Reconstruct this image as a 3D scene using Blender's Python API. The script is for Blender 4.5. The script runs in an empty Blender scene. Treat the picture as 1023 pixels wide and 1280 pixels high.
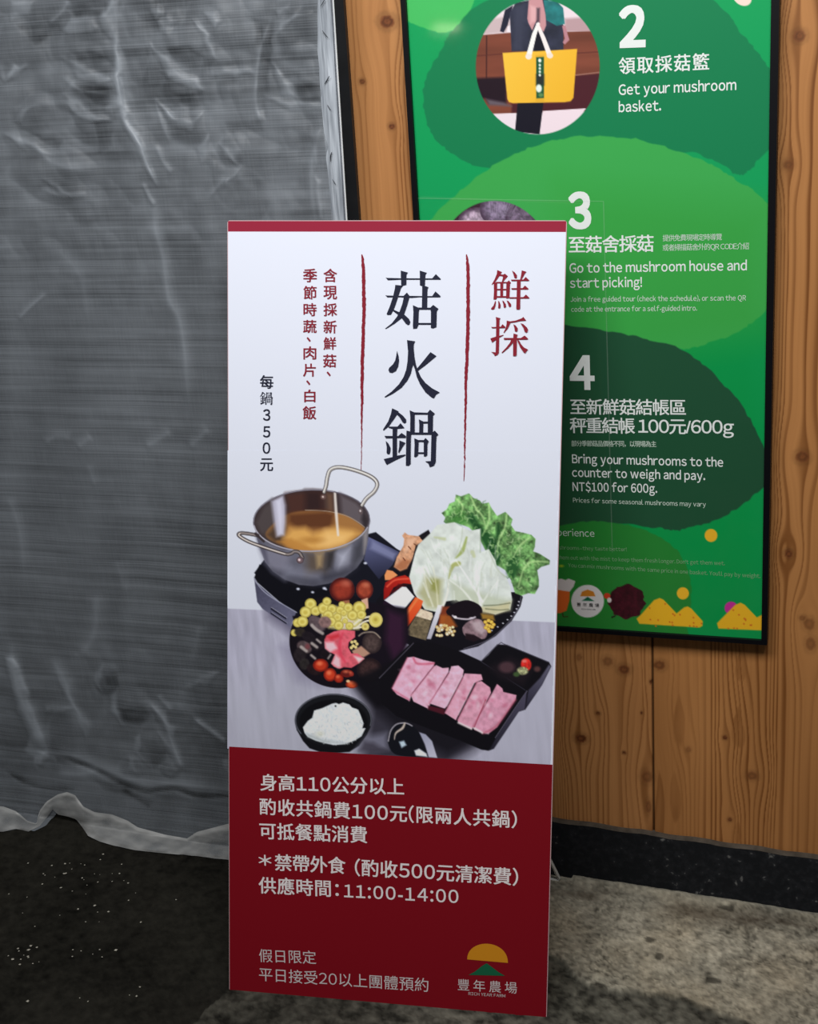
import bpy, bmesh, math
import numpy as np
from mathutils import Vector, Matrix

scene = bpy.context.scene
COL = scene.collection

# ------------------------------------------------------------------ camera
F_PX, CX, CY = 1815.0, 511.5, 640.0
CAM_H = 1.743
def nrm(v):
    return v / np.linalg.norm(v)
_down = nrm(np.array([345.0, 5310.0, F_PX]))
_right = -nrm(np.array([-5702.0, -250.0, F_PX]))
_right = nrm(_right - _down * (_right @ _down))
ROT = np.array([_right, np.cross(_right, _down), -_down])      # camera axes -> world axes
CAM = np.array([0.0, 0.0, CAM_H])
cam_data = bpy.data.cameras.new('camera')
cam_data.sensor_fit = 'HORIZONTAL'
cam_data.sensor_width = 36.0
cam_data.lens = F_PX / 1023.0 * 36.0
cam_data.clip_start = 0.05
cam = bpy.data.objects.new('camera', cam_data)
COL.objects.link(cam)
m = Matrix.Identity(4)
for i in range(3):
    m[i][0], m[i][1], m[i][2] = ROT[i, 0], -ROT[i, 1], -ROT[i, 2]
m.translation = Vector(CAM)
cam.matrix_world = m
scene.camera = cam

# ------------------------------------------------------------------ world, lamps, exposure
world = bpy.data.worlds.new('world')
scene.world = world
world.use_nodes = True
world.node_tree.nodes['Background'].inputs[0].default_value = (0.86, 0.93, 1.0, 1)
world.node_tree.nodes['Background'].inputs[1].default_value = 0.055

def area(name, loc, target, sx, sy, power, color):
    d = bpy.data.lights.new(name, 'AREA')
    d.shape = 'RECTANGLE'; d.size = sx; d.size_y = sy
    d.energy = power; d.color = color
    o = bpy.data.objects.new(name, d); COL.objects.link(o)
    o.location = loc
    o.rotation_euler = (Vector(target) - Vector(loc)).to_track_quat('-Z', 'Y').to_euler()
    return o
area('ceiling_tube_light', (-0.55, 0.78, 2.74), (-0.70, 2.2, 1.25), 2.2, 0.7, 68, (1.0, 0.99, 0.98))
# a distant bare tube behind the viewer: the short streak mirrored in the glossy poster
def mirrored(px, py, y_wall, dist):
    d = ROT @ np.array([(px - CX) / F_PX, (py - CY) / F_PX, 1.0]); d = d / d[1]
    hit = CAM + d * y_wall; r = np.array([d[0], -1.0, d[2]])
    return hit + r * dist
area('far_tube_light', tuple(mirrored(559, 35, 2.579, 6.0)), (-0.3, 2.6, 1.75), 0.15, 0.012, 0.22, (1.0, 0.93, 0.62))

scene.view_settings.view_transform = 'Standard'
scene.view_settings.look = 'None'
scene.view_settings.gamma = 1.0
scene.view_settings.use_curve_mapping = False
scene.view_settings.exposure = 0.0

# ------------------------------------------------------------------ numeric helpers
_rs = np.random.RandomState(7)
_TAB = _rs.rand(256, 256)
def vnoise(x, y, seed=0):
    x = np.asarray(x, float) + seed * 17.31; y = np.asarray(y, float) + seed * 9.77
    xi = np.floor(x).astype(int); yi = np.floor(y).astype(int)
    fx = x - xi; fy = y - yi
    fx = fx * fx * (3 - 2 * fx); fy = fy * fy * (3 - 2 * fy)
    a = _TAB[xi & 255, yi & 255]; b = _TAB[(xi + 1) & 255, yi & 255]
    c = _TAB[xi & 255, (yi + 1) & 255]; d = _TAB[(xi + 1) & 255, (yi + 1) & 255]
    return (a * (1 - fx) + b * fx) * (1 - fy) + (c * (1 - fx) + d * fx) * fy - 0.5
def fbm(x, y, seed=0, octv=4):
    s = 0.0; a = 1.0; f = 1.0
    for k in range(octv):
        s = s + a * vnoise(x * f, y * f, seed + k * 3); a *= 0.5; f *= 2.03
    return s
def sstep(a, b, x):
    t = np.clip((x - a) / (b - a), 0, 1)
    return t * t * (3 - 2 * t)
def lin(c):
    c = np.asarray(c, float) / 255.0
    return np.where(c <= 0.04045, c / 12.92, ((c + 0.055) / 1.055) ** 2.4)

def rays(px, py):
    px = np.asarray(px, float); py = np.asarray(py, float)
    d = np.stack([(px - CX) / F_PX, (py - CY) / F_PX, np.ones_like(px)], -1)
    return d @ ROT.T
class Plane:
    """A flat face in the place; marks measured on it are given by sight line."""
    def __init__(self, p, n):
        self.p = np.array(p, float); self.n = nrm(np.array(n, float))
    def un(self, px, py, off=0.0):
        d = rays(px, py)
        t = ((self.p - CAM) @ self.n) / (d @ self.n)
        return CAM + d * np.asarray(t)[..., None] + self.n * off

def interp(pts, y):                       # x on a polyline given y
    p = np.array(pts, float)
    return np.interp(y, p[:, 1], p[:, 0])
def interpx(pts, x):
    p = np.array(pts, float)
    return np.interp(x, p[:, 0], p[:, 1])
def seg_dist(px, py, pts, closed=False):
    p = np.array(pts, float)
    best = np.full(np.shape(px), 1e9); tt = np.zeros(np.shape(px))
    n = len(p); rng = n if closed else n - 1
    for i in range(rng):
        a = p[i]; b = p[(i + 1) % n]; ab = b - a; L = ab @ ab + 1e-12
        t = np.clip(((px - a[0]) * ab[0] + (py - a[1]) * ab[1]) / L, 0, 1)
        d = np.hypot(px - a[0] - t * ab[0], py - a[1] - t * ab[1])
        m_ = d < best
        best = np.where(m_, d, best); tt = np.where(m_, i + t, tt)
    return best, tt
def inside(px, py, pts):
    p = np.array(pts, float); r = np.zeros(np.shape(px), bool); n = len(p)
    for i in range(n):
        x1, y1 = p[i]; x2, y2 = p[(i + 1) % n]
        if y1 == y2: continue
        c = ((y1 > py) != (y2 > py)) & (px < (x2 - x1) * (py - y1) / (y2 - y1) + x1)
        r ^= c
    return r
def catmull(pts, sub=4, closed=True):
    p = np.array(pts, float); n = len(p); out = []
    rng = range(n) if closed else range(n - 1)
    for i in rng:
        if closed:
            a, b, c, d = p[(i - 1) % n], p[i], p[(i + 1) % n], p[(i + 2) % n]
        else:
            a, b, c, d = p[max(i - 1, 0)], p[i], p[i + 1], p[min(i + 2, n - 1)]
        for k in range(sub):
            t = k / sub
            out.append(0.5 * ((2 * b) + (c - a) * t + (2 * a - 5 * b + 4 * c - d) * t * t + (3 * b - a - 3 * c + d) * t ** 3))
    if not closed: out.append(p[-1])
    return np.array(out)

# ------------------------------------------------------------------ object helpers
def empty(name, loc, label, cat, group=None):
    o = bpy.data.objects.new(name, None); COL.objects.link(o)
    o.empty_display_size = 0.1
    o.location = loc; o['label'] = label; o['category'] = cat
    if group: o['group'] = group
    return o
def mesh_obj(name, verts, faces, mat, parent=None, colors=None, smooth=False, kind=None, label=None):
    verts = np.asarray(verts, float)
    if parent is not None:
        root = parent
        off = np.zeros(3)
        while root is not None:
            off = off + np.array(root.location); root = root.parent
        verts = verts - off
    me = bpy.data.meshes.new(name)
    if isinstance(faces, np.ndarray):                 # fast path: all quads
        nv, nf = len(verts), len(faces)
        me.vertices.add(nv); me.vertices.foreach_set('co', verts.astype(np.float32).ravel())
        me.loops.add(nf * 4); me.loops.foreach_set('vertex_index', faces.astype(np.int32).ravel())
        me.polygons.add(nf)
        me.polygons.foreach_set('loop_start', np.arange(0, nf * 4, 4, dtype=np.int32))
        me.update(calc_edges=True)
    else:
        me.from_pydata([tuple(v) for v in verts], [], [tuple(f) for f in faces])
    if colors is not None:
        at = me.attributes.new('paint', 'FLOAT_COLOR', 'POINT')
        c = np.ones((len(verts), 4), np.float32); c[:, :3] = colors
        at.data.foreach_set('color', c.ravel())
    if smooth:
        me.polygons.foreach_set('use_smooth', np.ones(len(me.polygons), bool))
    me.validate(); me.update()
    if mat: me.materials.append(mat)
    o = bpy.data.objects.new(name, me); COL.objects.link(o)
    if parent is not None: o.parent = parent
    if kind: o['kind'] = kind
    if label: o['label'] = label
    return o
def grid_faces(nr, nc):
    i = np.arange(nr * nc).reshape(nr, nc)
    return np.stack([i[:-1, :-1], i[1:, :-1], i[1:, 1:], i[:-1, 1:]], -1).reshape(-1, 4)
def prism(outline, back):
    """closed solid between a front outline and the same outline moved by the vector back"""
    a = np.array(outline, float); n = len(a); b = a + np.array(back)
    faces = [tuple(range(n)), tuple(range(2 * n - 1, n - 1, -1))]
    for i in range(n):
        j = (i + 1) % n
        faces.append((j, i, n + i, n + j))
    return np.vstack([a, b]), faces
def box(x0, x1, y0, y1, z0, z1):
    v = [(x, y, z) for z in (z0, z1) for y in (y0, y1) for x in (x0, x1)]
    f = [(0, 2, 3, 1), (4, 5, 7, 6), (0, 1, 5, 4), (2, 6, 7, 3), (0, 4, 6, 2), (1, 3, 7, 5)]
    return v, f
def join(parts):
    V = []; Fc = []; n = 0
    for v, f in parts:
        V.extend([tuple(x) for x in v]); Fc.extend([tuple(i + n for i in q) for q in f]); n += len(v)
    return V, Fc
def tube(path, r, seg=10, cap=True):
    p = [np.array(q, float) for q in path]; V = []; Fc = []
    up = np.array([0.0, 0, 1])
    n = len(p); prev = None
    for i in range(n):
        t = nrm(p[min(i + 1, n - 1)] - p[max(i - 1, 0)])
        if prev is None:
            s = np.cross(t, up)
            if np.linalg.norm(s) < 1e-3: s = np.cross(t, np.array([1.0, 0, 0]))
            s = nrm(s)
        else:
            s = nrm(prev - t * (prev @ t))
        prev = s; w = np.cross(t, s)
        rr = r[i] if hasattr(r, '__len__') else r
        for k in range(seg):
            a = 2 * math.pi * k / seg
            V.append(p[i] + rr * (math.cos(a) * s + math.sin(a) * w))
    for i in range(n - 1):
        for k in range(seg):
            Fc.append((i * seg + k, i * seg + (k + 1) % seg, (i + 1) * seg + (k + 1) % seg, (i + 1) * seg + k))
    if cap:
        Fc.append(tuple(range(seg - 1, -1, -1))); Fc.append(tuple(range((n - 1) * seg, n * seg)))
    return V, Fc

# ------------------------------------------------------------------ materials
def mat_new(name):
    mt = bpy.data.materials.new(name); mt.use_nodes = True
    nt = mt.node_tree; b = nt.nodes['Principled BSDF']
    return mt, nt, b
def mat_flat(name, color, rough=0.6, spec=0.5, metallic=0.0, noise=0.0, scale=40.0, bump=0.0):
    mt, nt, b = mat_new(name)
    b.inputs['Roughness'].default_value = rough
    b.inputs['Specular IOR Level'].default_value = spec
    b.inputs['Metallic'].default_value = metallic
    if noise > 0 or bump > 0:
        tc = nt.nodes.new('ShaderNodeTexCoord'); nz = nt.nodes.new('ShaderNodeTexNoise')
        nz.inputs['Scale'].default_value = scale; nz.inputs['Detail'].default_value = 6
        nt.links.new(tc.outputs['Object'], nz.inputs['Vector'])
        mx = nt.nodes.new('ShaderNodeMix'); mx.data_type = 'RGBA'
        mx.inputs[6].default_value = (*[c * (1 - noise) for c in color], 1)
        mx.inputs[7].default_value = (*[min(1, c * (1 + noise)) for c in color], 1)
        nt.links.new(nz.outputs['Fac'], mx.inputs[0])
        nt.links.new(mx.outputs[2], b.inputs['Base Color'])
        if bump > 0:
            bp = nt.nodes.new('ShaderNodeBump'); bp.inputs['Strength'].default_value = bump
            bp.inputs['Distance'].default_value = 0.004
            nt.links.new(nz.outputs['Fac'], bp.inputs['Height']); nt.links.new(bp.outputs[0], b.inputs['Normal'])
    else:
        b.inputs['Base Color'].default_value = (*color, 1)
    return mt
def mat_paint(name, rough=0.5, spec=0.5, coat=0.0, coat_rough=0.05):
    mt, nt, b = mat_new(name)
    at = nt.nodes.new('ShaderNodeAttribute'); at.attribute_name = 'paint'
    nt.links.new(at.outputs['Color'], b.inputs['Base Color'])
    b.inputs['Roughness'].default_value = rough
    b.inputs['Specular IOR Level'].default_value = spec
    b.inputs['Coat Weight'].default_value = coat
    b.inputs['Coat Roughness'].default_value = coat_rough
    return mt

# ------------------------------------------------------------------ main planes of the place
WALL_Y = 2.605
POSTER_Y = 2.585
CURTAIN_Y = 2.515
def floor_z(x):
    return -0.04 * (np.asarray(x, float) + 0.53)
WALL = Plane((0, WALL_Y, 1), (0, -1, 0))
POSTER = Plane((0, POSTER_Y, 1), (0, -1, 0))
CURT = Plane((0, CURTAIN_Y, 1), (0, -1, 0))
FLOOR = Plane((-0.53, 2, 0), nrm(np.array([0.04, 0, 1.0])))
S_TL = np.array([-1.10880354, 2.38105235, -0.3231288 + CAM_H])
S_EX = nrm(np.array([0.98890286, 0.14323073, -0.03944727]))
S_EY = np.array([-0.01059589, -0.21978822, -0.97549006]); S_EY = nrm(S_EY - S_EX * (S_EX @ S_EY))
S_N = np.cross(S_EY, S_EX)
if S_N @ (CAM - S_TL) < 0: S_N = -S_N
SIGN = Plane(S_TL, S_N)
SIGN_W, SIGN_H = 0.600, 1.4336
def S(u, v, off=0.0):
    return S_TL + S_EX * u + S_EY * v + S_N * off

# ------------------------------------------------------------------ wooden wall
JAMB_X0, JAMB_X1 = -0.992, -0.9375
GAP_X = float(WALL.un(816.5, 920)[0])
def W(px, py):
    p = WALL.un(px, py); return float(p[0]), float(p[2])
# knots: position, half width, half height (m), darkness
KN = []
def knot(px, py, rx, ry, dark=1.0):
    x, z = W(px, py); KN.append((x, z, rx * 0.00158, ry * 0.0016, dark))
def K5(x, y): return 690 + x / 3.072, 800 + y / 3.072
for (x, y, rx, ry, dk) in [(215, 82, 7, 7, .6), (278, 113, 8, 6.5, .9), (413, 97, 8, 6.5, .8), (112, 378, 8, 6, 1.0), (178, 282, 3.2, 2.4, 1.2),
                           (278, 433, 2.6, 2.4, 1.2), (366, 525, 8, 9, .6), (345, 280, 1.8, 2.2, 1.0), (665, 375, 3, 3, 1.1), (770, 522, 7, 6, .7),
                           (525, 420, 3.5, 4, .5), (685, 690, 3, 3.2, .9), (995, 15, 6, 9, .6), (372, 640, 4, 10, .6), (380, 160, 2, 3, 1.0),
                           (105, 66, 4, 5, .5)]:
    knot(*K5(x, y), rx, ry, dk)
knot(484, 27, 9.5, 7.5, 1.0); knot(453, 102, 4, 3.5, .9); knot(490, 158, 4, 3.5, 1.0)
knot(1000, 45, 7, 6, .8); knot(986, 206, 6, 5, .6); knot(1012, 780, 7, 8, .6); knot(985, 690, 4, 4, .6)
def K8(x, y): return 660 + x / 2.8182, 540 + y / 2.8182
for (x, y, rx, ry, dk) in [(968, 88, 8, 7, .8), (920, 430, 5, 5, .9), (968, 655, 4, 4, .6)]:
    knot(*K8(x, y), rx, ry, dk)
# spindle-shaped pith streaks: centre, half width, half height
SPN = []
for (x, y, rx, ry) in [(727, 95, 6, 20), (718, 335, 8, 28), (714, 740, 6.5, 22), (487, 300, 7, 45), (472, 590, 7, 40)]:
    a, b = W(*K5(x, y)); SPN.append((a, b, rx * 0.00158, ry * 0.0016))

def wood_color(X, Z):
    right = X > GAP_X
    Xw = X.copy()
    for (kx, kz, rx, rz, dk) in KN:
        dx = X - kx; dz = Z - kz
        k = np.exp(-(dx / (2.6 * rx)) ** 2 - (dz / (6.0 * rz)) ** 2)
        Xw = Xw - dx * 0.9 * k
    Xw = Xw + 0.006 * fbm(X * 6 + right * 31, Z * 1.7, 3, 3) + 0.0018 * fbm(X * 20, Z * 7, 5, 2)
    h = Xw / 0.0125 + 5.0 * vnoise(Xw * 17, Z * 0.12 + right * 9.3, 8) + 1.6 * vnoise(Xw * 45, Z * 0.3 + right * 5.1, 9)
    for (sx, sz, rx, rz) in SPN:
        h = h + 1.6 * np.exp(-((X - sx) / (2.6 * rx)) ** 2) * np.clip((Z - sz) * 7, -3, 3) * np.exp(-((Z - sz) / 0.25) ** 2)
    fr = h - np.floor(h)
    ring = sstep(0.42, 0.88, fr) * (1 - sstep(0.90, 1.0, fr))
    amp = np.clip(0.50 + 1.2 * vnoise(np.floor(h) * 0.73, Z * 1.1, 11) + 0.5 * fbm(X * 11 + right * 7, Z * 0.7, 13, 2), 0.05, 1.1)
    fibre = vnoise(Xw / 0.0016, Z * 9, 21) * 0.5 + vnoise(Xw / 0.0035, Z * 4, 23) * 0.7
    blotch = fbm(X * 9, Z * 2.2, 31, 3)
    t = np.clip(0.17 + ring * amp * 0.82 + fibre * 0.20 + blotch * 0.30, 0, 1)
    for (sx, sz, rx, rz) in SPN:
        q = ((X - sx) / (rx * (1 - 0.6 * np.clip((Z - sz) / rz, -1, 1)))) ** 2 + ((Z - sz) / rz) ** 2
        t = np.maximum(t, (0.52 + 0.3 * vnoise(X * 160, Z * 30, 45)) * (1 - sstep(0.5, 1.35, q + 0.9 * vnoise(X * 70, Z * 22, 47))))
    light = np.array([0.49, 0.220, 0.072]); dark = np.array([0.20, 0.070, 0.016])
    c = light * (1 - t[..., None]) + dark * t[..., None]
    for (kx, kz, rx, rz, dk) in KN:
        dx = (X - kx) / rx; dz = (Z - kz) / rz
        r = np.sqrt(dx ** 2 + dz ** 2) + 0.25 * vnoise(X * 300, Z * 300, 41)
        kc = np.array([0.15, 0.046, 0.014]) * (0.95 + 0.3 * np.sin(r * 9))[..., None]
        mk = (1 - sstep(0.75, 1.15, r))[..., None] * min(1.0, dk)
        c = c * (1 - mk) + kc * mk
        halo = (np.exp(-((r - 1.25) / 0.35) ** 2) * 0.22 * dk)[..., None]
        c = c * (1 - halo)
    c = np.where(right[..., None], c * np.array([0.95, 0.94, 0.93]), c * np.array([1.10, 1.13, 1.22]))
    # brown weather stain band on the right-hand board
    zb = W(990, 203)[1]
    st = (np.exp(-((Z - zb) / 0.022) ** 2) * (X > -0.08) * 0.42)[..., None]
    c = c * (1 - st) + c * np.array([0.55, 0.5, 0.5]) * st
    return c

def base_top(x):                     # upper edge of the black skirting
    return floor_z(x) + 0.137
xs = np.concatenate([np.arange(JAMB_X1, 0.10, 0.0014), np.arange(0.10, 0.96, 0.006)])
zs = np.concatenate([np.linspace(0, 1, 640), 1 + np.linspace(0.01, 0.45, 40)])
XX = np.tile(xs, (len(zs), 1))
ZB = base_top(XX) - 0.02
ZT = 1.93
ZZ = ZB + (ZT - ZB) * zs[:, None]
YY = np.full_like(XX, WALL_Y)
d_gap = np.abs(XX - GAP_X)
YY = YY + 0.006 * np.exp(-(d_gap / 0.0022) ** 4)
cc = wood_color(XX, ZZ)
gapm = np.exp(-(d_gap / 0.0019) ** 4)[..., None]
cc = cc * (1 - gapm * 0.9)
m_wood = mat_paint('pine_boards', rough=0.5, spec=0.25)
wall = mesh_obj('wall_back', np.stack([XX, YY, ZZ], -1).reshape(-1, 3), grid_faces(*XX.shape), m_wood, colors=cc.reshape(-1, 3), kind='structure')

m_black = mat_flat('black_painted_steel', (0.012, 0.0135, 0.016), 0.45, 0.4, noise=0.4, scale=30)
def skirting_mat():
    mt, nt, b = mat_new('black_skirting_paint')
    tc = nt.nodes.new('ShaderNodeTexCoord'); n1 = nt.nodes.new('ShaderNodeTexNoise'); n1.inputs['Scale'].default_value = 75; n1.inputs['Detail'].default_value = 3
    n2 = nt.nodes.new('ShaderNodeTexNoise'); n2.inputs['Scale'].default_value = 9; n2.inputs['Detail'].default_value = 4
    nt.links.new(tc.outputs['Object'], n1.inputs['Vector']); nt.links.new(tc.outputs['Object'], n2.inputs['Vector'])
    ad = nt.nodes.new('ShaderNodeMath'); ad.operation = 'MULTIPLY_ADD'; ad.inputs[1].default_value = 0.35
    nt.links.new(n2.outputs['Fac'], ad.inputs[0]); nt.links.new(n1.outputs['Fac'], ad.inputs[2])
    r = nt.nodes.new('ShaderNodeValToRGB')
    r.color_ramp.elements[0].position = 0.60; r.color_ramp.elements[0].color = (0.010, 0.011, 0.013, 1)
    r.color_ramp.elements[1].position = 0.97; r.color_ramp.elements[1].color = (0.20, 0.20, 0.19, 1)
    e = r.color_ramp.elements.new(0.84); e.color = (0.018, 0.019, 0.022, 1)
    nt.links.new(ad.outputs[0], r.inputs[0]); nt.links.new(r.outputs[0], b.inputs['Base Color'])
    b.inputs['Roughness'].default_value = 0.7; b.inputs['Specular IOR Level'].default_value = 0.12
    bp = nt.nodes.new('ShaderNodeBump'); bp.inputs['Strength'].default_value = 0.3; bp.inputs['Distance'].default_value = 0.003
    nt.links.new(n1.outputs['Fac'], bp.inputs['Height']); nt.links.new(bp.outputs[0], b.inputs['Normal'])
    return mt
bx = np.arange(JAMB_X0, 0.97, 0.01)
V = []; Fc = []
for i, x in enumerate(bx):
    zt = float(base_top(x)) + 0.0012 * math.sin(x * 57) + 0.001 * float(vnoise(x * 60, 0.3)); zb = float(floor_z(x)) - 0.03
    y0 = WALL_Y - 0.010
    V += [(x, WALL_Y + 0.05, zt), (x, y0 + 0.003, zt), (x, y0, zt - 0.004), (x, y0, zb)]
    if i:
        a = (i - 1) * 4; b = i * 4
        for k in range(3): Fc.append((a + k, a + k + 1, b + k + 1, b + k))
mesh_obj('baseboard_back', V, Fc, skirting_mat(), kind='structure')
V = []; Fc = []
for i, x in enumerate(bx):
    zt = float(base_top(x)) + 0.0012 * math.sin(x * 57) + 0.001 * float(vnoise(x * 60, 0.3))
    V += [(x, WALL_Y + 0.004, zt + 0.0022), (x, WALL_Y - 0.0085, zt + 0.0012), (x, WALL_Y - 0.0106, zt - 0.0030)]
    if i:
        a = (i - 1) * 3; b = i * 3
        for k in range(2): Fc.append((a + k, a + k + 1, b + k + 1, b + k))
mesh_obj('trim_2', V, Fc, mat_flat('dusty_skirting_edge', (0.085, 0.070, 0.055), 0.9, 0.1, noise=0.75, scale=45), kind='structure')
# black steel door jamb between the boards and the curtained doorway
v, f = box(JAMB_X0, JAMB_X1, WALL_Y - 0.012, WALL_Y + 0.12, float(floor_z(JAMB_X1)) - 0.06, 2.6)
mesh_obj('trim_1', v, f, m_black, kind='structure')
# wall above boards and doorway, beyond the picture
m_dim = mat_flat('dim_plaster', (0.10, 0.10, 0.105), 0.9, 0.2, noise=0.2, scale=8)
v, f = box(-3.2, JAMB_X1, WALL_Y, WALL_Y + 0.1, 2.2, 2.6)
mesh_obj('wall_above', v, f, m_dim, kind='structure')
# dark store room behind the curtain
v, f = join([box(-3.3, -3.2, WALL_Y + 0.1, 4.6, -0.1, 2.6), box(JAMB_X1 - 0.05, JAMB_X1 + 0.03, WALL_Y + 0.12, 4.6, -0.1, 2.6), box(-3.3, JAMB_X1 + 0.03, 4.6, 4.7, -0.1, 2.6)])
mesh_obj('wall_behind', v, f, mat_flat('dark_room_wall', (0.03, 0.032, 0.035), 0.9, 0.2, noise=0.3, scale=5), kind='structure')
v, f = box(-3.3, JAMB_X1 + 0.03, WALL_Y + 0.1, 4.7, 2.6, 2.7)
mesh_obj('ceiling', v, f, m_dim, kind='structure')

# ------------------------------------------------------------------ floor
EDGE = [(560, 1238), (620, 1225), (672, 1203), (685, 1200), (704, 1207), (720, 1222), (737, 1235), (748, 1244), (760, 1242), (771, 1245), (790, 1243), (808, 1247), (827, 1247), (850, 1251), (880, 1263), (905, 1272), (930, 1283), (1010, 1320), (1100, 1380)]
LPATCH = [(180, 1330), (215, 1300), (245, 1278), (262, 1262), (270, 1249), (282, 1240), (330, 1236), (420, 1234), (560, 1238)]
def floor_build():
    gx = np.concatenate([np.arange(-3.3, -1.95, 0.05), np.arange(-1.95, 0.10, 0.0042), np.arange(0.10, 0.60, 0.008), np.arange(0.60, 1.3, 0.05)])
    gy = np.concatenate([np.arange(-1.0, 1.75, 0.08), np.arange(1.75, 2.64, 0.0042), np.arange(2.64, 4.65, 0.1)])
    X, Y = np.meshgrid(gx, gy)
    base = floor_z(X)
    # where the slab edge runs on the floor
    e = FLOOR.un([p[0] for p in EDGE], [p[1] for p in EDGE])
    l = FLOOR.un([p[0] for p in LPATCH], [p[1] for p in LPATCH])
    jit = 0.010 * fbm(X * 28, Y * 28, 51, 3)
    ye = np.interp(X, e[:, 0], e[:, 1])
    # light slab: behind the edge line and right of the sign
    slab = sstep(-0.006, 0.004, (Y - ye) + jit) * sstep(-0.02, 0.012, X - (-0.90) + jit * 2)
    order = np.argsort(l[:, 0])
    yl = np.interp(X, l[order, 0], l[order, 1])
    yl = np.where(X > l[-1, 0] - 0.02, np.maximum(yl, ye + 0.03), yl)
    xl0 = -1.20
    grey = (1 - slab) * sstep(-0.008, 0.008, (yl - Y) + jit) * sstep(-0.03, 0.10, X - xl0 + jit * 4)
    # rough grey layer under the broken slab
    n1 = fbm(X * 14, Y * 14, 61, 4); n2 = fbm(X * 60, Y * 60, 63, 4); n3 = fbm(X * 5, Y * 5, 67, 3); n4 = fbm(X * 150, Y * 150, 69, 3)
    Z = base + slab * (0.009 + 0.0030 * n1 + 0.0013 * n2 + 0.0005 * n4) + grey * (0.002 + 0.0035 * n1 + 0.0028 * n2) + (1 - slab - grey) * (0.0015 * n1 + 0.0012 * n2)
    # slight lip where the slab meets the skirting
    lip = np.exp(-((Y - 2.585) / 0.012) ** 2) * slab
    Z = Z + lip * 0.006
    # keep the footing of the sign flat
    Zs = base
    near = (np.abs(X + 0.83) < 0.34) & (np.abs(Y - (2.066 + (X + 1.124) * 0.1448)) < 0.03)
    Z = np.where(near, np.minimum(Z, Zs + 0.0005), Z)
    foot = (np.hypot(X + 0.591, Y - 2.578) < 0.03) | ((np.abs(Y - 2.572) < 0.03) & (X < -0.57) & (X > -0.98))
    Z = np.where(foot, np.minimum(Z, base + 0.004), Z)
    c_black = np.array([0.0155, 0.0145, 0.0115]); c_grey = np.array([0.098, 0.094, 0.076]); c_slab = np.array([0.345, 0.322, 0.255])
    blk = c_black * (1 + 0.5 * n3 + 0.6 * n2 + 0.4 * n4)[..., None]
    gry = c_grey * np.clip(0.9 + 0.8 * n1 + 1.0 * n2 + 0.6 * n4, 0.25, 2)[..., None]
    tone = np.clip(0.82 + 0.30 * n3 + 0.30 * n1 + 0.34 * n2 + 0.55 * n4 + 0.45 * vnoise(X * 230, Y * 210, 70), 0.2, 1.5)[..., None]
    sl = c_slab * tone
    warm = np.clip(0.25 + 1.3 * fbm(X * 9, Y * 12, 71, 3), 0, 1)[..., None]
    sl = sl * (1 - warm * 0.4) + sl * np.array([0.92, 0.80, 0.66]) * warm * 0.4 + sl * 0
    # pale scuffed area and brown damp stains along the skirting
    xs_, zs_ = X, Y
    dmp = np.exp(-((Y - 2.535) / 0.035) ** 2) * np.clip(0.22 + 2.2 * fbm(X * 9, Y * 26, 73, 4), 0, 1)
    sl = sl * (1 - 0.62 * dmp[..., None]) + np.array([0.055, 0.036, 0.022]) * 0.62 * dmp[..., None]
    pale = np.exp(-((X + 0.17) / 0.16) ** 2 - ((Y - 2.44) / 0.07) ** 2) * np.clip(0.5 + 1.6 * n2, 0, 1)
    sl = sl * (1 + 0.40 * pale[..., None])
    pits = sstep(0.50, 0.62, vnoise(X * 42, Y * 42, 77) + 0.5 * vnoise(X * 19, Y * 19, 79) + 0.12)
    sl = sl * (1 - 0.70 * pits[..., None])
    # dark broken rim of the slab
    rim = np.exp(-(((Y - ye) + jit - 0.0) / 0.006) ** 2) * (X > -0.9) * np.clip(0.55 + 1.4 * n1 + 0.9 * n2, 0, 1)
    gry = gry * (0.45 + 0.55 * sstep(-1.0, -0.62, X))[..., None]
    c = blk * (1 - slab - grey)[..., None] + gry * grey[..., None] + sl * slab[..., None]
    c = c * (1 - 0.88 * rim[..., None])
    # dry lime bloom on the skirting line
    li = np.exp(-((Y - 2.590) / 0.006) ** 2) * slab
    c = c * (1 - li[..., None] * 0.5) + np.array([0.36, 0.34, 0.28]) * li[..., None] * 0.5
    c = np.clip(c, 0.002, 0.9)
    mt = mat_paint('worn_concrete', rough=0.9, spec=0.08)
    nt = mt.node_tree; b = nt.nodes['Principled BSDF']
    tc = nt.nodes.new('ShaderNodeTexCoord'); nz = nt.nodes.new('ShaderNodeTexNoise'); nz.inputs['Scale'].default_value = 260; nz.inputs['Detail'].default_value = 5
    nt.links.new(tc.outputs['Object'], nz.inputs['Vector'])
    bp = nt.nodes.new('ShaderNodeBump'); bp.inputs['Strength'].default_value = 0.5; bp.inputs['Distance'].default_value = 0.002
    nt.links.new(nz.outputs['Fac'], bp.inputs['Height']); nt.links.new(bp.outputs[0], b.inputs['Normal'])
    mesh_obj('floor', np.stack([X, Y, Z], -1).reshape(-1, 3), grid_faces(*X.shape)[:, ::-1].copy(), mt, colors=c.reshape(-1, 3), smooth=True, kind='structure')
floor_build()

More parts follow.
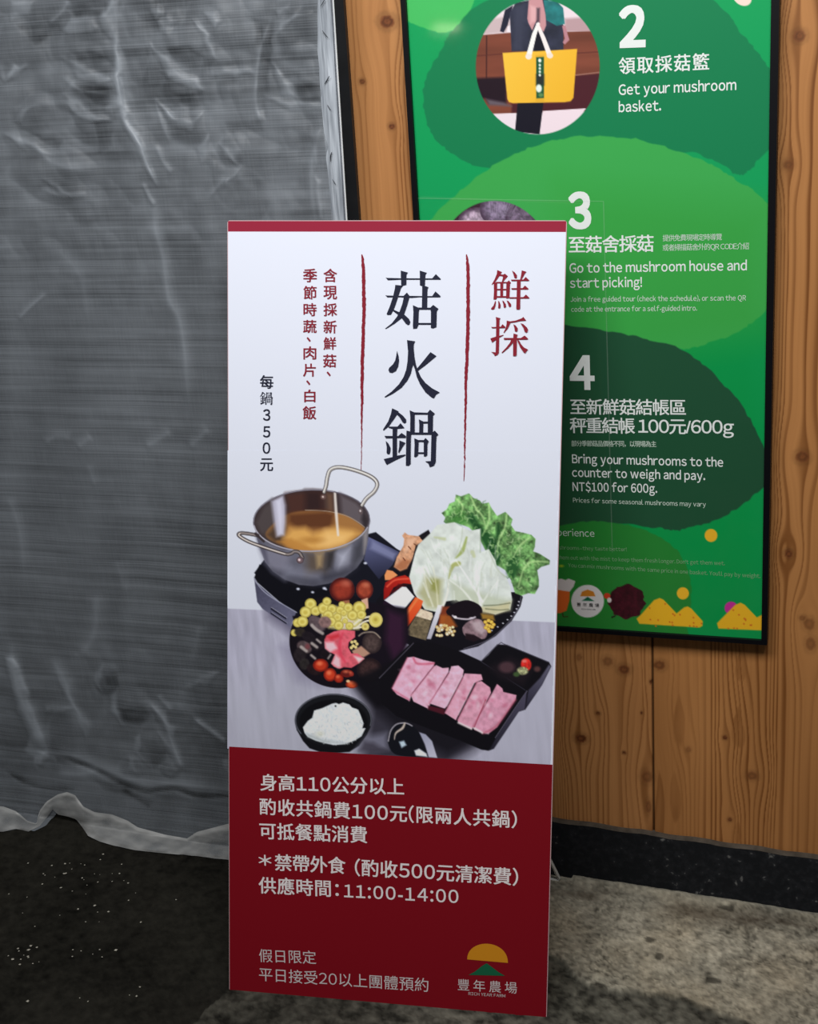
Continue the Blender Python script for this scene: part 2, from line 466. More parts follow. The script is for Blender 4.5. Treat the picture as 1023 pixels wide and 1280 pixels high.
# ------------------------------------------------------------------ painter: prints are painted shape by shape, in print units
class Canvas:
    def __init__(self, x0, y0, x1, y1, step, bg):
        self.xs = np.arange(x0, x1 + step * 0.5, step); self.ys = np.arange(y0, y1 + step * 0.5, step)
        self.X, self.Y = np.meshgrid(self.xs, self.ys)
        self.C = np.zeros(self.X.shape + (3,)); self.C[:] = np.array(bg, float)
        self.x0, self.y0, self.st = x0, y0, step
    def _win(self, p, pad):
        a = p.min(0) - pad; b = p.max(0) + pad
        i0 = max(0, int((a[0] - self.x0) / self.st)); i1 = min(len(self.xs), int((b[0] - self.x0) / self.st) + 2)
        j0 = max(0, int((a[1] - self.y0) / self.st)); j1 = min(len(self.ys), int((b[1] - self.y0) / self.st) + 2)
        if i1 <= i0 or j1 <= j0: return None
        return (slice(j0, j1), slice(i0, i1))
    def _put(self, w, cov, col, grad=None, noise=0, ns=0.2, streak=None, seed=1):
        X, Y = self.X[w], self.Y[w]
        if grad is not None:
            (ax, ay), (bx_, by), c1 = grad
            d = np.array([bx_ - ax, by - ay], float); t = np.clip(((X - ax) * d[0] + (Y - ay) * d[1]) / (d @ d), 0, 1)[..., None]
            c = np.array(col, float) * (1 - t) + np.array(c1, float) * t
        else:
            c = np.zeros(X.shape + (3,)); c[:] = np.array(col, float)
        if noise:
            if streak is not None:
                ca, sa = math.cos(streak), math.sin(streak)
                U = X * ca + Y * sa; Vv = -X * sa + Y * ca
                n = fbm(U * ns * 0.15, Vv * ns, seed, 3)
            else:
                n = fbm(X * ns, Y * ns, seed, 3)
            c = c * (1 + noise * n[..., None])
        cov = cov[..., None]
        self.C[w] = self.C[w] * (1 - cov) + np.clip(c, 0, 255) * cov
    def poly(self, pts, col, soft=1.0, smooth=False, alpha=1.0, **k):
        p = catmull(pts, 4) if smooth else np.array(pts, float)
        w = self._win(p, soft + 1)
        if w is None: return
        X, Y = self.X[w], self.Y[w]
        d, _ = seg_dist(X, Y, p, True)
        sd = np.where(inside(X, Y, p), d, -d)
        self._put(w, np.clip(0.5 + sd / soft, 0, 1) * alpha, col, **k)
    def ell(self, cx, cy, rx, ry, col, rot=0.0, soft=1.0, alpha=1.0, rim=None, **k):
        p = np.array([[cx - max(rx, ry), cy - max(rx, ry)], [cx + max(rx, ry), cy + max(rx, ry)]])
        w = self._win(p, soft + 1)
        if w is None: return
        X, Y = self.X[w] - cx, self.Y[w] - cy
        ca, sa = math.cos(rot), math.sin(rot)
        U = (X * ca + Y * sa) / rx; Vv = (-X * sa + Y * ca) / ry
        r = np.sqrt(U * U + Vv * Vv)
        sd = (1 - r) * min(rx, ry)
        self._put(w, np.clip(0.5 + sd / soft, 0, 1) * alpha, col, **k)
        if rim is not None:
            self._put(w, np.clip(0.5 + sd / soft, 0, 1) * sstep(0.55, 1.05, r) * alpha, rim)
    def line(self, pts, wd, col, soft=0.9, smooth=True, alpha=1.0, **k):
        p = catmull(pts, 5, False) if smooth and len(pts) > 2 else np.array(pts, float)
        mw = max(wd) if hasattr(wd, '__len__') else wd
        w = self._win(p, mw + soft + 1)
        if w is None: return
        X, Y = self.X[w], self.Y[w]
        d, t = seg_dist(X, Y, p)
        if hasattr(wd, '__len__'):
            hw = np.interp(t / (len(p) - 1), np.linspace(0, 1, len(wd)), wd) / 2
        else: hw = wd / 2
        self._put(w, np.clip(0.5 + (hw - d) / soft, 0, 1) * alpha, col, **k)
    def build(self, name, plane, off, mat, parent, gain, keep=None, span=None):
        X = self.X if span is None else np.clip(self.X, *span(self.Y))
        v = plane.un(X, self.Y, off).reshape(-1, 3)
        f = grid_faces(*self.X.shape)
        if keep is not None:
            kx = keep(self.X, self.Y).ravel(); f = f[kx[f].all(1)]
            used = np.zeros(len(v), bool); used[f.ravel()] = True
            idx = np.cumsum(used) - 1; v = v[used]; f = idx[f]; col = self.C.reshape(-1, 3)[used]
        else: col = self.C.reshape(-1, 3)
        c = np.clip(lin(col) * np.asarray(gain), 0.0015, 0.92)
        return mesh_obj(name, v, f, mat, parent, colors=c)

# ------------------------------------------------------------------ lettering
_fc = bpy.data.curves.new('lettering_source', 'FONT'); _fo = bpy.data.objects.new('lettering_source', _fc)
COL.objects.link(_fo)
_tc = {}
def glyphs(body, bold=0.0, spacing=1.0, res=4):
    k = (body, bold, round(spacing, 4), res)
    if k in _tc: return _tc[k]
    _fc.body = body; _fc.size = 1.0; _fc.offset = bold; _fc.space_character = spacing; _fc.resolution_u = res; _fc.fill_mode = 'FRONT'
    dg = bpy.context.evaluated_depsgraph_get(); dg.update()
    me = bpy.data.meshes.new_from_object(_fo.evaluated_get(dg))
    n = len(me.vertices); co = np.zeros(n * 3, np.float32); me.vertices.foreach_get('co', co)
    v = co.reshape(-1, 3)[:, :2].astype(float); f = [tuple(p.vertices) for p in me.polygons]
    bpy.data.meshes.remove(me)
    _tc[k] = (v, f); return v, f
def is_cjk(s): return any(ord(c) > 0x2e80 for c in s)
def layout(body, bold, res):
    """glyph by glyph: list of (vertices, faces, advance before letter spacing), in em"""
    out = []
    for ch in body:
        if ch == ' ':
            out.append((None, None, 0.27)); continue
        if 0x21 <= ord(ch) <= 0x7e:
            v, f = glyphs(ch if ch in "-/'" else chr(ord(ch) + 0xFEE0), bold * 0.7, 1.0, res)
            br = 0.030 if ch in "rtfj.,'!()/" else 0.052
            if bold >= 0.02:
                n = len(v); b_ = bold * 0.9
                v = np.vstack([v + np.array([i * b_, j * b_ * .5]) for i in (-1, 0, 1) for j in (-1, 1)]); f = [tuple(i + n * k for i in q) for k in range(6) for q in f]; zc = np.repeat(np.arange(6) * 0.00004, n)
            else: zc = np.zeros(len(v))
            w = np.ptp(v[:, 0]); v = np.column_stack([v, zc]); v[:, 0] += br - v[:, 0].min()
            out.append((v, f, w + 2 * br))
        else:
            v, f = glyphs(ch, 0.0, 1.0, res)
            v = np.column_stack([v, np.zeros(len(v))])
            if bold > 0.001:
                b_ = bold * 0.8; n = len(v)
                v = np.vstack([v + np.array([i * b_, j * b_ * 0.6, (i + 1.5 + .5 * j) * 0.00004]) for i in (-1, 1) for j in (-1, 1)])
                f = [tuple(i + n * k for i in q) for k in range(4) for q in f]
            out.append((v, f, 1.0))
    return out
def place_line(plane, off, body, a, b, h, bold=0.012, res=4):
    """ink of the line runs from a to b (its bottom edge); h is the ink height of its tallest letters"""
    A = plane.un(*a, off); B = plane.un(*b, off)
    wid = np.linalg.norm(B - A); ex = (B - A) / wid
    ey = np.cross(plane.n, ex)
    hh = np.linalg.norm(plane.un(a[0], a[1] - h, off) - A)
    cjk = is_cjk(body)
    size = hh / (0.90 if cjk else 0.735)
    gl = layout(body, bold, res)
    def compose(sp):
        V = []; Fc = []; n = 0; x = 0.0
        for v, f, adv in gl:
            if v is not None:
                V.append(v + np.array([x, 0.0, 0.0])); Fc.extend([tuple(i + n for i in q) for q in f]); n += len(v)
            x += adv + sp
        return np.vstack(V), Fc
    v, f = compose(0.0)
    w0 = np.ptp(v[:, 0]) * size
    if len(gl) > 1:
        sp = (wid - w0) / (size * (len(gl) - 1))
        sp = max(-0.10, min(0.9, sp)) if cjk else max(-0.008, min(0.05, sp))
        v, f = compose(sp)
    sx = wid / (np.ptp(v[:, 0]) * size)
    x = (v[:, 0] - v[:, 0].min()) * size * sx
    y = (v[:, 1] + (0.075 if cjk else 0.0)) * size
    P = A + x[:, None] * ex + y[:, None] * ey + v[:, 2:3] * plane.n
    return P, f
def lettering(name, parent, mat, plane, off, lines, label=None):
    """every printed line is a part of its own"""
    for L in lines:
        P, f = place_line(plane, off, *L)
        mesh_obj(name, P, f, mat, parent, label=label)
def column(plane, off, chars, bold):
    """upright column: (character, left, right, top, bottom) of each ink box"""
    V = []; Fc = []; n = 0
    for ch, x0, x1, y0, y1 in chars:
        v, f = glyphs(ch, 0.0, 1.0, 4)
        mn, mx = v.min(0), v.max(0)
        sx = (v[:, 0] - mn[0]) / (mx[0] - mn[0]) * (x1 - x0) + x0
        sy = y1 - (v[:, 1] - mn[1]) / (mx[1] - mn[1]) * (y1 - y0)
        if bold:
            k = [(i, j) for i in (-1, 1) for j in (-1, 1)]; m0 = len(sx)
            sx = np.concatenate([sx + i * bold for i, j in k]); sy = np.concatenate([sy + j * bold * .6 for i, j in k])
            f = [tuple(i + m0 * q_ for i in q) for q_ in range(4) for q in f]; lift = off + np.repeat(np.arange(4) * 0.00004, m0)[:, None]; v = np.zeros((len(sx), 2))
        else: lift = off
        V.append(plane.un(sx, sy, 0.0) + plane.n * lift); Fc += [tuple(i + n for i in q) for q in f]; n += len(v)
    return np.vstack(V), Fc
def shapes(plane, off, polys):
    V = []; Fc = []; n = 0
    for p in polys:
        p = np.array(p, float)
        P = plane.un(p[:, 0], p[:, 1], off + 0.00003 * len(V))
        # face the viewer
        V.append(P); Fc.append(tuple(range(n, n + len(p)))); n += len(p)
    return np.vstack(V), Fc

# ------------------------------------------------------------------ standing sign
sign_base = tuple(S(0.30, SIGN_H) - np.array([0, 0, 0.0]))
sign = empty('standing_sign', sign_base, 'tall white and dark red hot pot menu board leaning back on a wire easel', 'sign')
def rounded_uv(w, h, r, n=6):
    o = []
    for cx_, cy_, a0 in [(w - r, r, -90), (w - r, h - r, 0), (r, h - r, 90), (r, r, 180)]:
        for k in range(n + 1):
            a = math.radians(a0 + 90 * k / n); o.append((cx_ + r * math.cos(a), cy_ + r * math.sin(a)))
    return o
PAPER = np.array([0.74, 0.775, 0.885])
FOOD_GAIN = np.array([1.30, 1.30, 1.34])
m_paper = mat_flat('white_satin_print', tuple(PAPER), 0.6, 0.12)
m_foam = mat_flat('foam_core_edge', (0.62, 0.42, 0.44), 0.7, 0.3)
m_red = mat_flat('dark_red_print', (0.205, 0.0035, 0.010), 0.62, 0.12)
m_head = mat_flat('crimson_print', (0.290, 0.016, 0.042), 0.62, 0.12)
uv = rounded_uv(SIGN_W, SIGN_H, 0.0045)
v, f = prism([S(a, b) for a, b in uv], -S_N * 0.009)
board = mesh_obj('foam_board', v, f, m_foam, sign)
def sheet(name, uvs, off, mat):
    return mesh_obj(name, [S(a, b, off) for a, b in uvs], [tuple(range(len(uvs)))], mat, sign)
def signuv(px, py):
    q = SIGN.un(px, py) - S_TL
    return float(q @ S_EX), float(q @ S_EY)
e_ = 0.0012
v_head = signuv(500, 289.8)[1]
v_redl = signuv(300, 933.8)[1]; v_redr = signuv(680, 955.0)[1]
v_red = 0.5 * (v_redl + v_redr)
def crop_uv(v0, v1):
    r = [(min(max(a, e_), SIGN_W - e_), min(max(b, e_), SIGN_H - e_)) for a, b in rounded_uv(SIGN_W, SIGN_H, 0.0045)]
    out = []
    if v0 <= 0.01: out += [p for p in r if p[1] < 0.02]
    else: out += []
    if v0 <= 0.01:
        left = [p for p in r if p[1] < 0.02 and p[0] < 0.3]; rt = [p for p in r if p[1] < 0.02 and p[0] > 0.3]
        return left + rt + [(SIGN_W - e_, v1), (e_, v1)]
    if v1 >= SIGN_H - 0.01:
        left = [p for p in r if p[1] > SIGN_H - 0.02 and p[0] < 0.3]; rt = [p for p in r if p[1] > SIGN_H - 0.02 and p[0] > 0.3]
        return [(e_, v0), (SIGN_W - e_, v0)] + rt + left
    return [(e_, v0), (SIGN_W - e_, v0), (SIGN_W - e_, v1), (e_, v1)]
sheet('header_band', crop_uv(0, v_head), 0.0005, m_head)
v_photo = signuv(500, 566)[1]
sheet('white_panel', crop_uv(v_head, v_red), 0.0005, m_paper)
sheet('lower_panel', [(e_, v_redl)] + [(SIGN_W - e_, v_redr)] + crop_uv(v_red, SIGN_H)[2:], 0.0011, m_red)

# ---- the printed hot pot picture
bg = 255 * np.array([1.055 * (c ** (1 / 2.4)) - 0.055 for c in PAPER / FOOD_GAIN])
C = Canvas(282, 563, 708, 960, 0.9, bg)
def T_(ox, oy, s): return lambda pts: [(ox + x / s, oy + y / s) for x, y in pts]
# table top
C.poly([(270, 760), (720, 779), (720, 990), (270, 990)], (164, 163, 179), soft=1.2, noise=0.10, ns=0.16, streak=math.radians(84), seed=5)
C.poly([(270, 850), (420, 860), (520, 990), (270, 990)], (170, 171, 182), soft=60, alpha=0.6)
C.poly([(640, 830), (720, 800), (720, 960), (600, 960)], (176, 176, 190), soft=40, alpha=0.6)
# soft shade of the dishes on the table (part of the print)
C.poly([(330, 742), (372, 780), (372, 800), (334, 772)], (92, 88, 108), soft=14, alpha=0.8)
C.poly([(374, 800), (400, 856), (372, 850), (352, 810)], (120, 116, 138), soft=18, alpha=0.6)
C.poly([(430, 842), (520, 850), (600, 930), (560, 958), (450, 952), (462, 880)], (48, 46, 56), soft=22, alpha=0.97)
C.poly([(440, 848), (520, 850), (600, 925), (560, 944), (500, 915), (462, 880)], (22, 20, 27), soft=16, alpha=0.95)
a = T_(310, 680, 5.115)
# gas stove
C.poly([(318, 716), (330, 700), (470, 665), (500, 689), (512, 694), (530, 700), (520, 760), (372, 775)], (16, 17, 27), soft=1.2)
C.poly([(461, 670), (500, 689), (491, 706), (474, 724), (455, 700)], (92, 96, 132), soft=1.2, grad=((470, 672), (478, 722), (34, 36, 56)))
C.poly([(466, 676), (496, 692), (492, 700), (463, 686)], (122, 126, 160), soft=5, alpha=0.8)
C.line([(461, 670), (500, 689), (519, 700)], 1.8, (14, 14, 24), smooth=False)
C.poly(a([(40, 210), (60, 370), (95, 415), (270, 530), (312, 432), (200, 372), (60, 250)]), (66, 66, 84), soft=1.2, grad=((322, 730), (368, 780), (98, 98, 120)), noise=0.08, ns=.3)
C.line(a([(42, 215), (58, 250), (130, 325), (312, 436)]), 1.5, (150, 152, 170), alpha=.8)
C.poly(a([(42, 212), (75, 130), (115, 145), (160, 200), (330, 250), (560, 300), (500, 400), (312, 432), (200, 366), (62, 246)]), (9, 9, 17), soft=1.2)
C.poly(a([(150, 402), (250, 470), (244, 482), (146, 418)]), (26, 26, 40)); C.poly(a([(148, 432), (252, 500), (246, 512), (146, 446)]), (30, 30, 44))
C.line(a([(152, 405), (250, 471)]), .8, (150, 150, 165)); C.line(a([(152, 436), (252, 503)]), .8, (140, 140, 158))
for x, y, r in [(322, 287, 2.0), (415, 308, 1.8), (490, 283, 2.2), (752, 122, 2.0), (500, 290, 1.2)]:
    C.ell(310 + x / 5.115, 680 + y / 5.115, r, r * .7, (200, 205, 220), soft=1.5)
# pot
p = T_(290, 575, 5.115)
C.poly(p([(148, 420), (160, 500), (182, 565), (212, 650), (262, 712), (340, 765), (430, 798), (520, 806), (620, 790), (720, 750), (800, 690), (842, 630), (866, 540), (882, 390), (700, 480), (300, 480)]), (92, 92, 104), soft=1.2, smooth=False, noise=0.10, ns=.12)
C.poly(p([(182, 565), (212, 650), (262, 712), (340, 765), (380, 600), (250, 560)]), (118, 117, 132), soft=12, alpha=.8)
C.poly(p([(160, 500), (182, 565), (230, 660), (215, 560)]), (78, 77, 92), soft=6)
C.poly(p([(470, 590), (640, 590), (600, 720), (480, 740)]), (84, 72, 62), soft=14, alpha=.9)
C.poly(p([(535, 600), (585, 596), (575, 680), (545, 690)]), (160, 136, 98), soft=6, alpha=.8)
C.poly(p([(610, 590), (665, 575), (640, 690), (600, 700)]), (40, 38, 40), soft=7, alpha=.8)
C.poly(p([(675, 600), (760, 560), (740, 650), (680, 700)]), (170, 172, 186), soft=12, alpha=.85)
C.poly(p([(780, 560), (850, 470), (838, 620), (770, 690)]), (60, 60, 68), soft=9, alpha=.9)
C.poly(p([(842, 480), (872, 420), (862, 530), (846, 600)]), (150, 142, 138), soft=5, alpha=.8)
C.poly(p([(262, 705), (340, 762), (520, 806), (720, 750), (800, 690), (700, 700), (480, 740), (340, 720)]), (46, 46, 56), soft=12, alpha=.7)
C.poly(p([(360, 690), (560, 730), (560, 760), (340, 740)]), (132, 134, 150), soft=14, alpha=.7)
C.ell(389.7, 650.6, 72.4, 38.4, (48, 38, 40), rot=-.02)
# inner wall tones
C.poly(p([(150, 400), (200, 300), (260, 250), (300, 500), (250, 520), (180, 470)]), (70, 62, 62), soft=8)
C.poly(p([(345, 215), (520, 195), (585, 205), (600, 360), (370, 400)]), (66, 40, 34), soft=9)
C.poly(p([(470, 195), (570, 200), (580, 330), (470, 330)]), (44, 28, 28), soft=10)
C.poly(p([(600, 205), (652, 212), (665, 400), (610, 400)]), (96, 70, 54), soft=8, alpha=.9)
C.poly(p([(690, 215), (800, 270), (860, 340), (872, 400), (820, 440), (700, 350)]), (88, 80, 84), soft=8)
C.poly(p([(840, 310), (878, 390), (850, 450), (828, 380)]), (46, 40, 44), soft=5)
# broth
br = catmull(p([(215, 478), (275, 400), (360, 345), (470, 325), (600, 330), (720, 350), (820, 410), (848, 450), (760, 520), (640, 570), (520, 582), (400, 572), (290, 535)]), 4)
C.poly(br, (150, 104, 56), soft=2.5)
C.poly(p([(215, 478), (300, 380), (350, 350), (330, 560), (260, 520)]), (62, 48, 42), soft=10, alpha=.9)
C.poly(p([(360, 340), (600, 325), (660, 340), (640, 440), (420, 440), (360, 400)]), (84, 48, 28), soft=9, alpha=.95)
C.poly(p([(330, 500), (380, 440), (470, 430), (520, 470), (640, 430), (780, 450), (820, 470), (720, 540), (560, 580), (430, 570)]), (206, 156, 82), soft=10, alpha=.95)
C.poly(p([(290, 520), (380, 500), (470, 540), (520, 580), (400, 574)]), (176, 122, 56), soft=5, alpha=.85)
C.poly(p([(600, 450), (760, 470), (720, 530), (620, 560), (560, 540)]), (226, 184, 116), soft=12, alpha=.7)
C.ell(390, 675, 14, 4, (150, 98, 40), soft=5, alpha=.5)
C.line(p([(470, 320), (600, 326), (720, 352), (800, 392), (850, 430)]), .9, (168, 150, 130), alpha=.8)
# light bands down the far wall and in the broth
C.poly(p([(252, 262), (330, 225), (345, 290), (345, 400), (335, 480), (285, 490), (270, 400)]), (172, 170, 186), soft=5, alpha=.9)
C.poly(p([(278, 260), (318, 240), (330, 350), (325, 470), (300, 480), (290, 380)]), (206, 206, 222), soft=6, alpha=.7)
C.line(p([(660, 212), (668, 340), (680, 480)]), [3, 3.6, 2.6], (214, 208, 200), soft=2, alpha=.9)
# rim
rim = [(389.7 + 72.4 * math.cos(t) , 650.6 + 38.4 * math.sin(t) - .02 * 72 * math.cos(t)) for t in np.linspace(0, 2 * math.pi, 49)]
C.line(rim, 1.5, (86, 82, 92), smooth=False); C.line(rim[2:24], 1.4, (186, 184, 194), smooth=False, alpha=.8); C.line(rim[24:40], 1.0, (150, 148, 160), smooth=False, alpha=.6)
# handles
h1 = p([(590, 205), (603, 165), (612, 110), (632, 62), (690, 46), (790, 66), (890, 106), (930, 150), (912, 200), (862, 245), (832, 290)])
C.line(h1, 5.0, (58, 52, 54)); C.line(h1, 3.2, (150, 146, 140)); C.line([(x - .5, y - .5) for x, y in h1], 1.3, (226, 222, 214))
h2 = p([(165, 482), (100, 470), (52, 468), (48, 485), (110, 522), (220, 562), (340, 600), (380, 598), (400, 585), (432, 592), (452, 625)])
C.line(h2, 4.6, (46, 40, 42)); C.line(h2, 2.4, (132, 122, 118)); C.line(h2[2:7], 1.0, (220, 212, 202))
C.line(p([(150, 470), (205, 520)]), 3.0, (52, 44, 46))
C.ell(*p([(437, 640)])[0], 4.4, 4.2, (108, 88, 92), rim=(60, 50, 56)); C.ell(*p([(432, 638)])[0], 1.5, 1.5, (220, 196, 196))
C.ell(*p([(585, 236)])[0], 3.4, 3.2, (92, 70, 66)); C.ell(*p([(583, 235)])[0], 1.2, 1.2, (196, 180, 172))
C.ell(*p([(824, 328)])[0], 3.0, 4.2, (86, 74, 76)); C.ell(*p([(822, 325)])[0], 1.1, 1.4, (200, 190, 190))

# black vegetable platter
C.poly([(470, 752), (492, 722), (500, 690), (526, 668), (536, 662), (545, 680), (600, 740), (648, 740), (654, 746), (651, 758), (640, 776), (620, 795), (598, 808), (572, 814), (540, 814), (512, 806), (486, 792), (470, 776)], (15, 13, 20), soft=1.2)
C.line([(652, 744), (648, 760), (634, 780), (610, 800), (580, 811)], 1.1, (96, 94, 108), alpha=.8)
for k in range(9):
    t = k / 8; C.ell(649 - 30 * t * t - 4 * t, 752 + 36 * t, 1.0, .7, (210, 212, 224), soft=1)
# lettuce
l3 = T_(480, 610, 4.871)
let = l3([(352, 152), (385, 128), (400, 95), (432, 82), (440, 40), (470, 50), (520, 32), (545, 60), (585, 75), (600, 95), (640, 88), (655, 120), (690, 170), (740, 145), (785, 190), (775, 225), (800, 262), (850, 272), (900, 285), (925, 310), (920, 360), (910, 385), (950, 400), (1012, 440), (1010, 465), (960, 480), (935, 500), (945, 560), (945, 600), (920, 645), (880, 640), (840, 655), (800, 640), (775, 560), (740, 500), (690, 470), (640, 420), (580, 300), (520, 240), (440, 210), (385, 222), (365, 205), (375, 180)])
C.poly(let, (98, 142, 82), soft=1.2, noise=0.75, ns=0.17, seed=9)
rs = np.random.RandomState(3)
def ruffle(poly, n, cols, ln, wd):
    q = np.array(poly); mn, mx = q.min(0), q.max(0); k = 0
    while k < n:
        x, y = mn + rs.rand(2) * (mx - mn)
        if not inside(np.array([x]), np.array([y]), q)[0]: continue
        k += 1; an = rs.rand() * 6.28; L = ln * (.5 + rs.rand())
        c = cols[rs.randint(len(cols))]
        pts = [(x, y), (x + L * math.cos(an), y + L * math.sin(an)), (x + L * 1.7 * math.cos(an + .7), y + L * 1.7 * math.sin(an + .7))]
        C.line(pts, [wd * (.6 + .8 * rs.rand()), wd, .6], c, soft=1.4, alpha=.62)
C.poly(l3([(500, 180), (540, 150), (600, 240), (680, 300), (720, 420), (690, 470), (640, 400), (580, 290)]), (22, 66, 30), soft=5, alpha=.9)
C.poly(l3([(690, 200), (720, 240), (700, 330), (680, 300)]), (20, 62, 28), soft=4, alpha=.8)
C.poly(l3([(750, 440), (810, 400), (830, 480), (790, 560), (750, 520)]), (22, 66, 30), soft=5, alpha=.8)
C.poly(l3([(400, 150), (470, 120), (520, 200), (470, 225), (400, 200)]), (52, 112, 44), soft=5, alpha=.7)
inner = l3([(385, 140), (440, 70), (540, 70), (640, 120), (690, 200), (740, 180), (790, 280), (900, 310), (900, 390), (980, 450), (920, 500), (920, 620), (800, 620), (740, 470), (600, 280), (480, 190), (390, 190)])
ruffle(inner, 170, [(150, 188, 122), (122, 162, 96), (176, 206, 150), (62, 104, 56), (44, 82, 42), (100, 144, 80)], 3.2, 1.5)
for c_ in [[(440, 60), (480, 110), (470, 160)], [(530, 50), (560, 120), (600, 170), (620, 230)], [(750, 160), (735, 250), (700, 320), (690, 420)], [(890, 300), (830, 350), (790, 420)], [(1000, 450), (900, 450), (850, 500), (820, 600)], [(640, 100), (640, 200), (600, 290)]]:
    C.line(l3(c_), [2, 2.6, 1.4], (188, 222, 150), soft=2, alpha=.6)
# ginger, pepper
gin = l3([(112, 290), (128, 270), (148, 285), (185, 290), (225, 295), (240, 325), (195, 350), (175, 430), (140, 490), (100, 505), (62, 480), (80, 420), (120, 350), (125, 310)])
C.poly(gin, (196, 146, 112), soft=1.2, smooth=False, noise=.25, ns=.3, seed=4)
C.poly(l3([(120, 430), (165, 440), (140, 490), (100, 505), (64, 480)]), (158, 96, 62), soft=4, alpha=.8)
C.poly(l3([(140, 310), (200, 305), (175, 350), (130, 400)]), (222, 180, 150), soft=4, alpha=.7)
for q in ([(150, 355), (165, 372)], [(118, 425), (130, 440)], [(185, 340), (200, 350)]): C.line(l3(q), 1.2, (96, 52, 34))
C.poly(l3([(215, 290), (280, 275), (245, 318), (228, 312)]), (18, 16, 22))
C.poly(l3([(5, 530), (20, 498), (55, 505), (85, 530), (40, 560), (8, 560)]), (222, 142, 88))
C.poly(l3([(0, 620), (10, 575), (60, 545), (130, 530), (172, 555), (170, 585), (120, 580), (60, 605), (30, 660), (0, 680)]), (190, 44, 28), soft=1.2, grad=((520, 720), (482, 745), (140, 20, 18)))
C.line(l3([(20, 600), (70, 560), (150, 552)]), 1.6, (228, 92, 66), soft=2)
C.poly(l3([(40, 640), (90, 585), (140, 590), (60, 640)]), (66, 10, 16), soft=3)
# cabbage
cab = l3([(325, 225), (430, 208), (470, 235), (525, 260), (588, 248), (590, 390), (640, 372), (680, 440), (690, 490), (740, 530), (770, 600), (782, 680), (770, 740), (680, 770), (560, 740), (440, 680), (380, 690), (350, 760), (250, 740), (185, 640), (155, 540), (190, 400), (210, 345), (290, 270)])
C.poly(cab, (205, 212, 204), soft=1.2, noise=.14, ns=.10, seed=14)
C.poly(l3([(400, 560), (600, 640), (780, 680), (770, 745), (560, 740), (420, 690)]), (176, 184, 158), soft=8, alpha=.7)
C.poly(l3([(260, 530), (360, 560), (350, 740), (260, 730), (210, 640)]), (158, 156, 104), soft=8, alpha=.7)
C.poly(l3([(285, 545), (335, 560), (330, 640), (290, 620)]), (126, 130, 56), soft=5, alpha=.7)
for q, wd, c_ in [([(505, 300), (480, 380), (440, 425)], [2, 5, 1.5], (134, 150, 62)), ([(455, 460), (420, 475), (395, 550)], [6, 5, 1], (146, 152, 66)), ([(310, 300), (370, 310)], [2, 4], (178, 186, 140)), ([(540, 390), (550, 415)], [5, 4], (180, 188, 140)),
                  ([(440, 440), (520, 560), (600, 690)], [1, 1.5, 3], (240, 242, 238)), ([(560, 470), (570, 580), (590, 720)], [.8, 1.5, 3.2], (236, 238, 234)), ([(400, 560), (480, 620), (560, 720)], [1, 2, 2.4], (232, 234, 226)), ([(700, 560), (640, 640), (580, 730)], [1, 1.6, 2], (228, 230, 222)),
                  ([(395, 560), (385, 650), (350, 740)], [1, 2, 2.6], (236, 232, 216)), ([(300, 480), (320, 600), (330, 720)], [1, 1.4, 2], (222, 220, 192)), ([(240, 480), (260, 600), (300, 720)], [.8, 1.4, 2], (224, 224, 204)),
                  ([(590, 250), (588, 390)], 1.2, (150, 164, 140)), ([(640, 380), (690, 490), (740, 540)], 1.2, (160, 172, 150)), ([(480, 240), (470, 330), (430, 430)], [1, 1, .8], (170, 180, 160))]:
    C.line(l3(q), wd, c_, soft=2.2, alpha=.72)
for k in range(60):
    x0 = 230 + 500 * rs.rand(); y0 = 300 + 330 * rs.rand(); dx = (520 - x0) * .12 + 10 * rs.randn(); 
    q = l3([(x0, y0), (x0 + dx, y0 + 40 + 50 * rs.rand())])
    if inside(np.array([q[1][0]]), np.array([q[1][1]]), np.array(cab))[0]:
        C.line(q, .9 + rs.rand(), [(228, 232, 226), (176, 184, 170), (186, 192, 176)][k % 3], soft=1.8, alpha=.5, smooth=False)
C.poly(l3([(590, 725), (690, 715), (775, 690), (765, 745), (680, 772), (600, 765)]), (196, 186, 140), soft=4, alpha=.7)
for q in ([(610, 715), (690, 712), (770, 700)], [(620, 735), (700, 742), (760, 738)]): C.line(l3(q), 1.1, (84, 90, 66), soft=1.5, alpha=.8)
# tofu, carrot, konjac, corn, dark mushrooms
g = T_(480, 700, 5.683)
C.poly(g([(0, 290), (30, 280), (130, 365), (165, 480), (150, 600), (0, 640), (-60, 500)]), (30, 15, 32), soft=1.5)
C.poly(g([(20, 385), (90, 400), (120, 620), (30, 640)]), (62, 28, 56), soft=12, alpha=.8)
C.poly(g([(5, 285), (130, 190), (160, 192), (218, 260), (130, 365)]), (214, 214, 226), grad=((486, 745), (512, 755), (232, 232, 240)))
C.poly(g([(225, 262), (280, 290), (265, 340), (170, 475), (150, 450), (132, 385), (180, 330)]), (222, 92, 44), grad=((520, 750), (508, 780), (196, 62, 30)))
C.line(g([(240, 275), (180, 360), (150, 400)]), 2.2, (240, 130, 74), soft=2, alpha=.8)
C.poly(g([(262, 345), (345, 375), (350, 400), (335, 430), (225, 400)]), (214, 196, 170), noise=.15, ns=.4)
C.poly(g([(228, 398), (338, 430), (300, 570), (160, 530), (165, 500)]), (104, 92, 70), noise=.35, ns=.35, seed=6)
C.poly(g([(385, 320), (418, 320), (415, 350), (335, 562), (305, 560)]), (222, 222, 228), grad=((548, 756), (536, 798), (170, 168, 180)))
C.poly(g([(415, 330), (470, 330), (440, 420), (400, 480), (385, 460)]), (120, 52, 30), soft=3)
C.poly(g([(400, 390), (470, 390), (520, 470), (400, 500)]), (160, 84, 34), soft=4, alpha=.9)
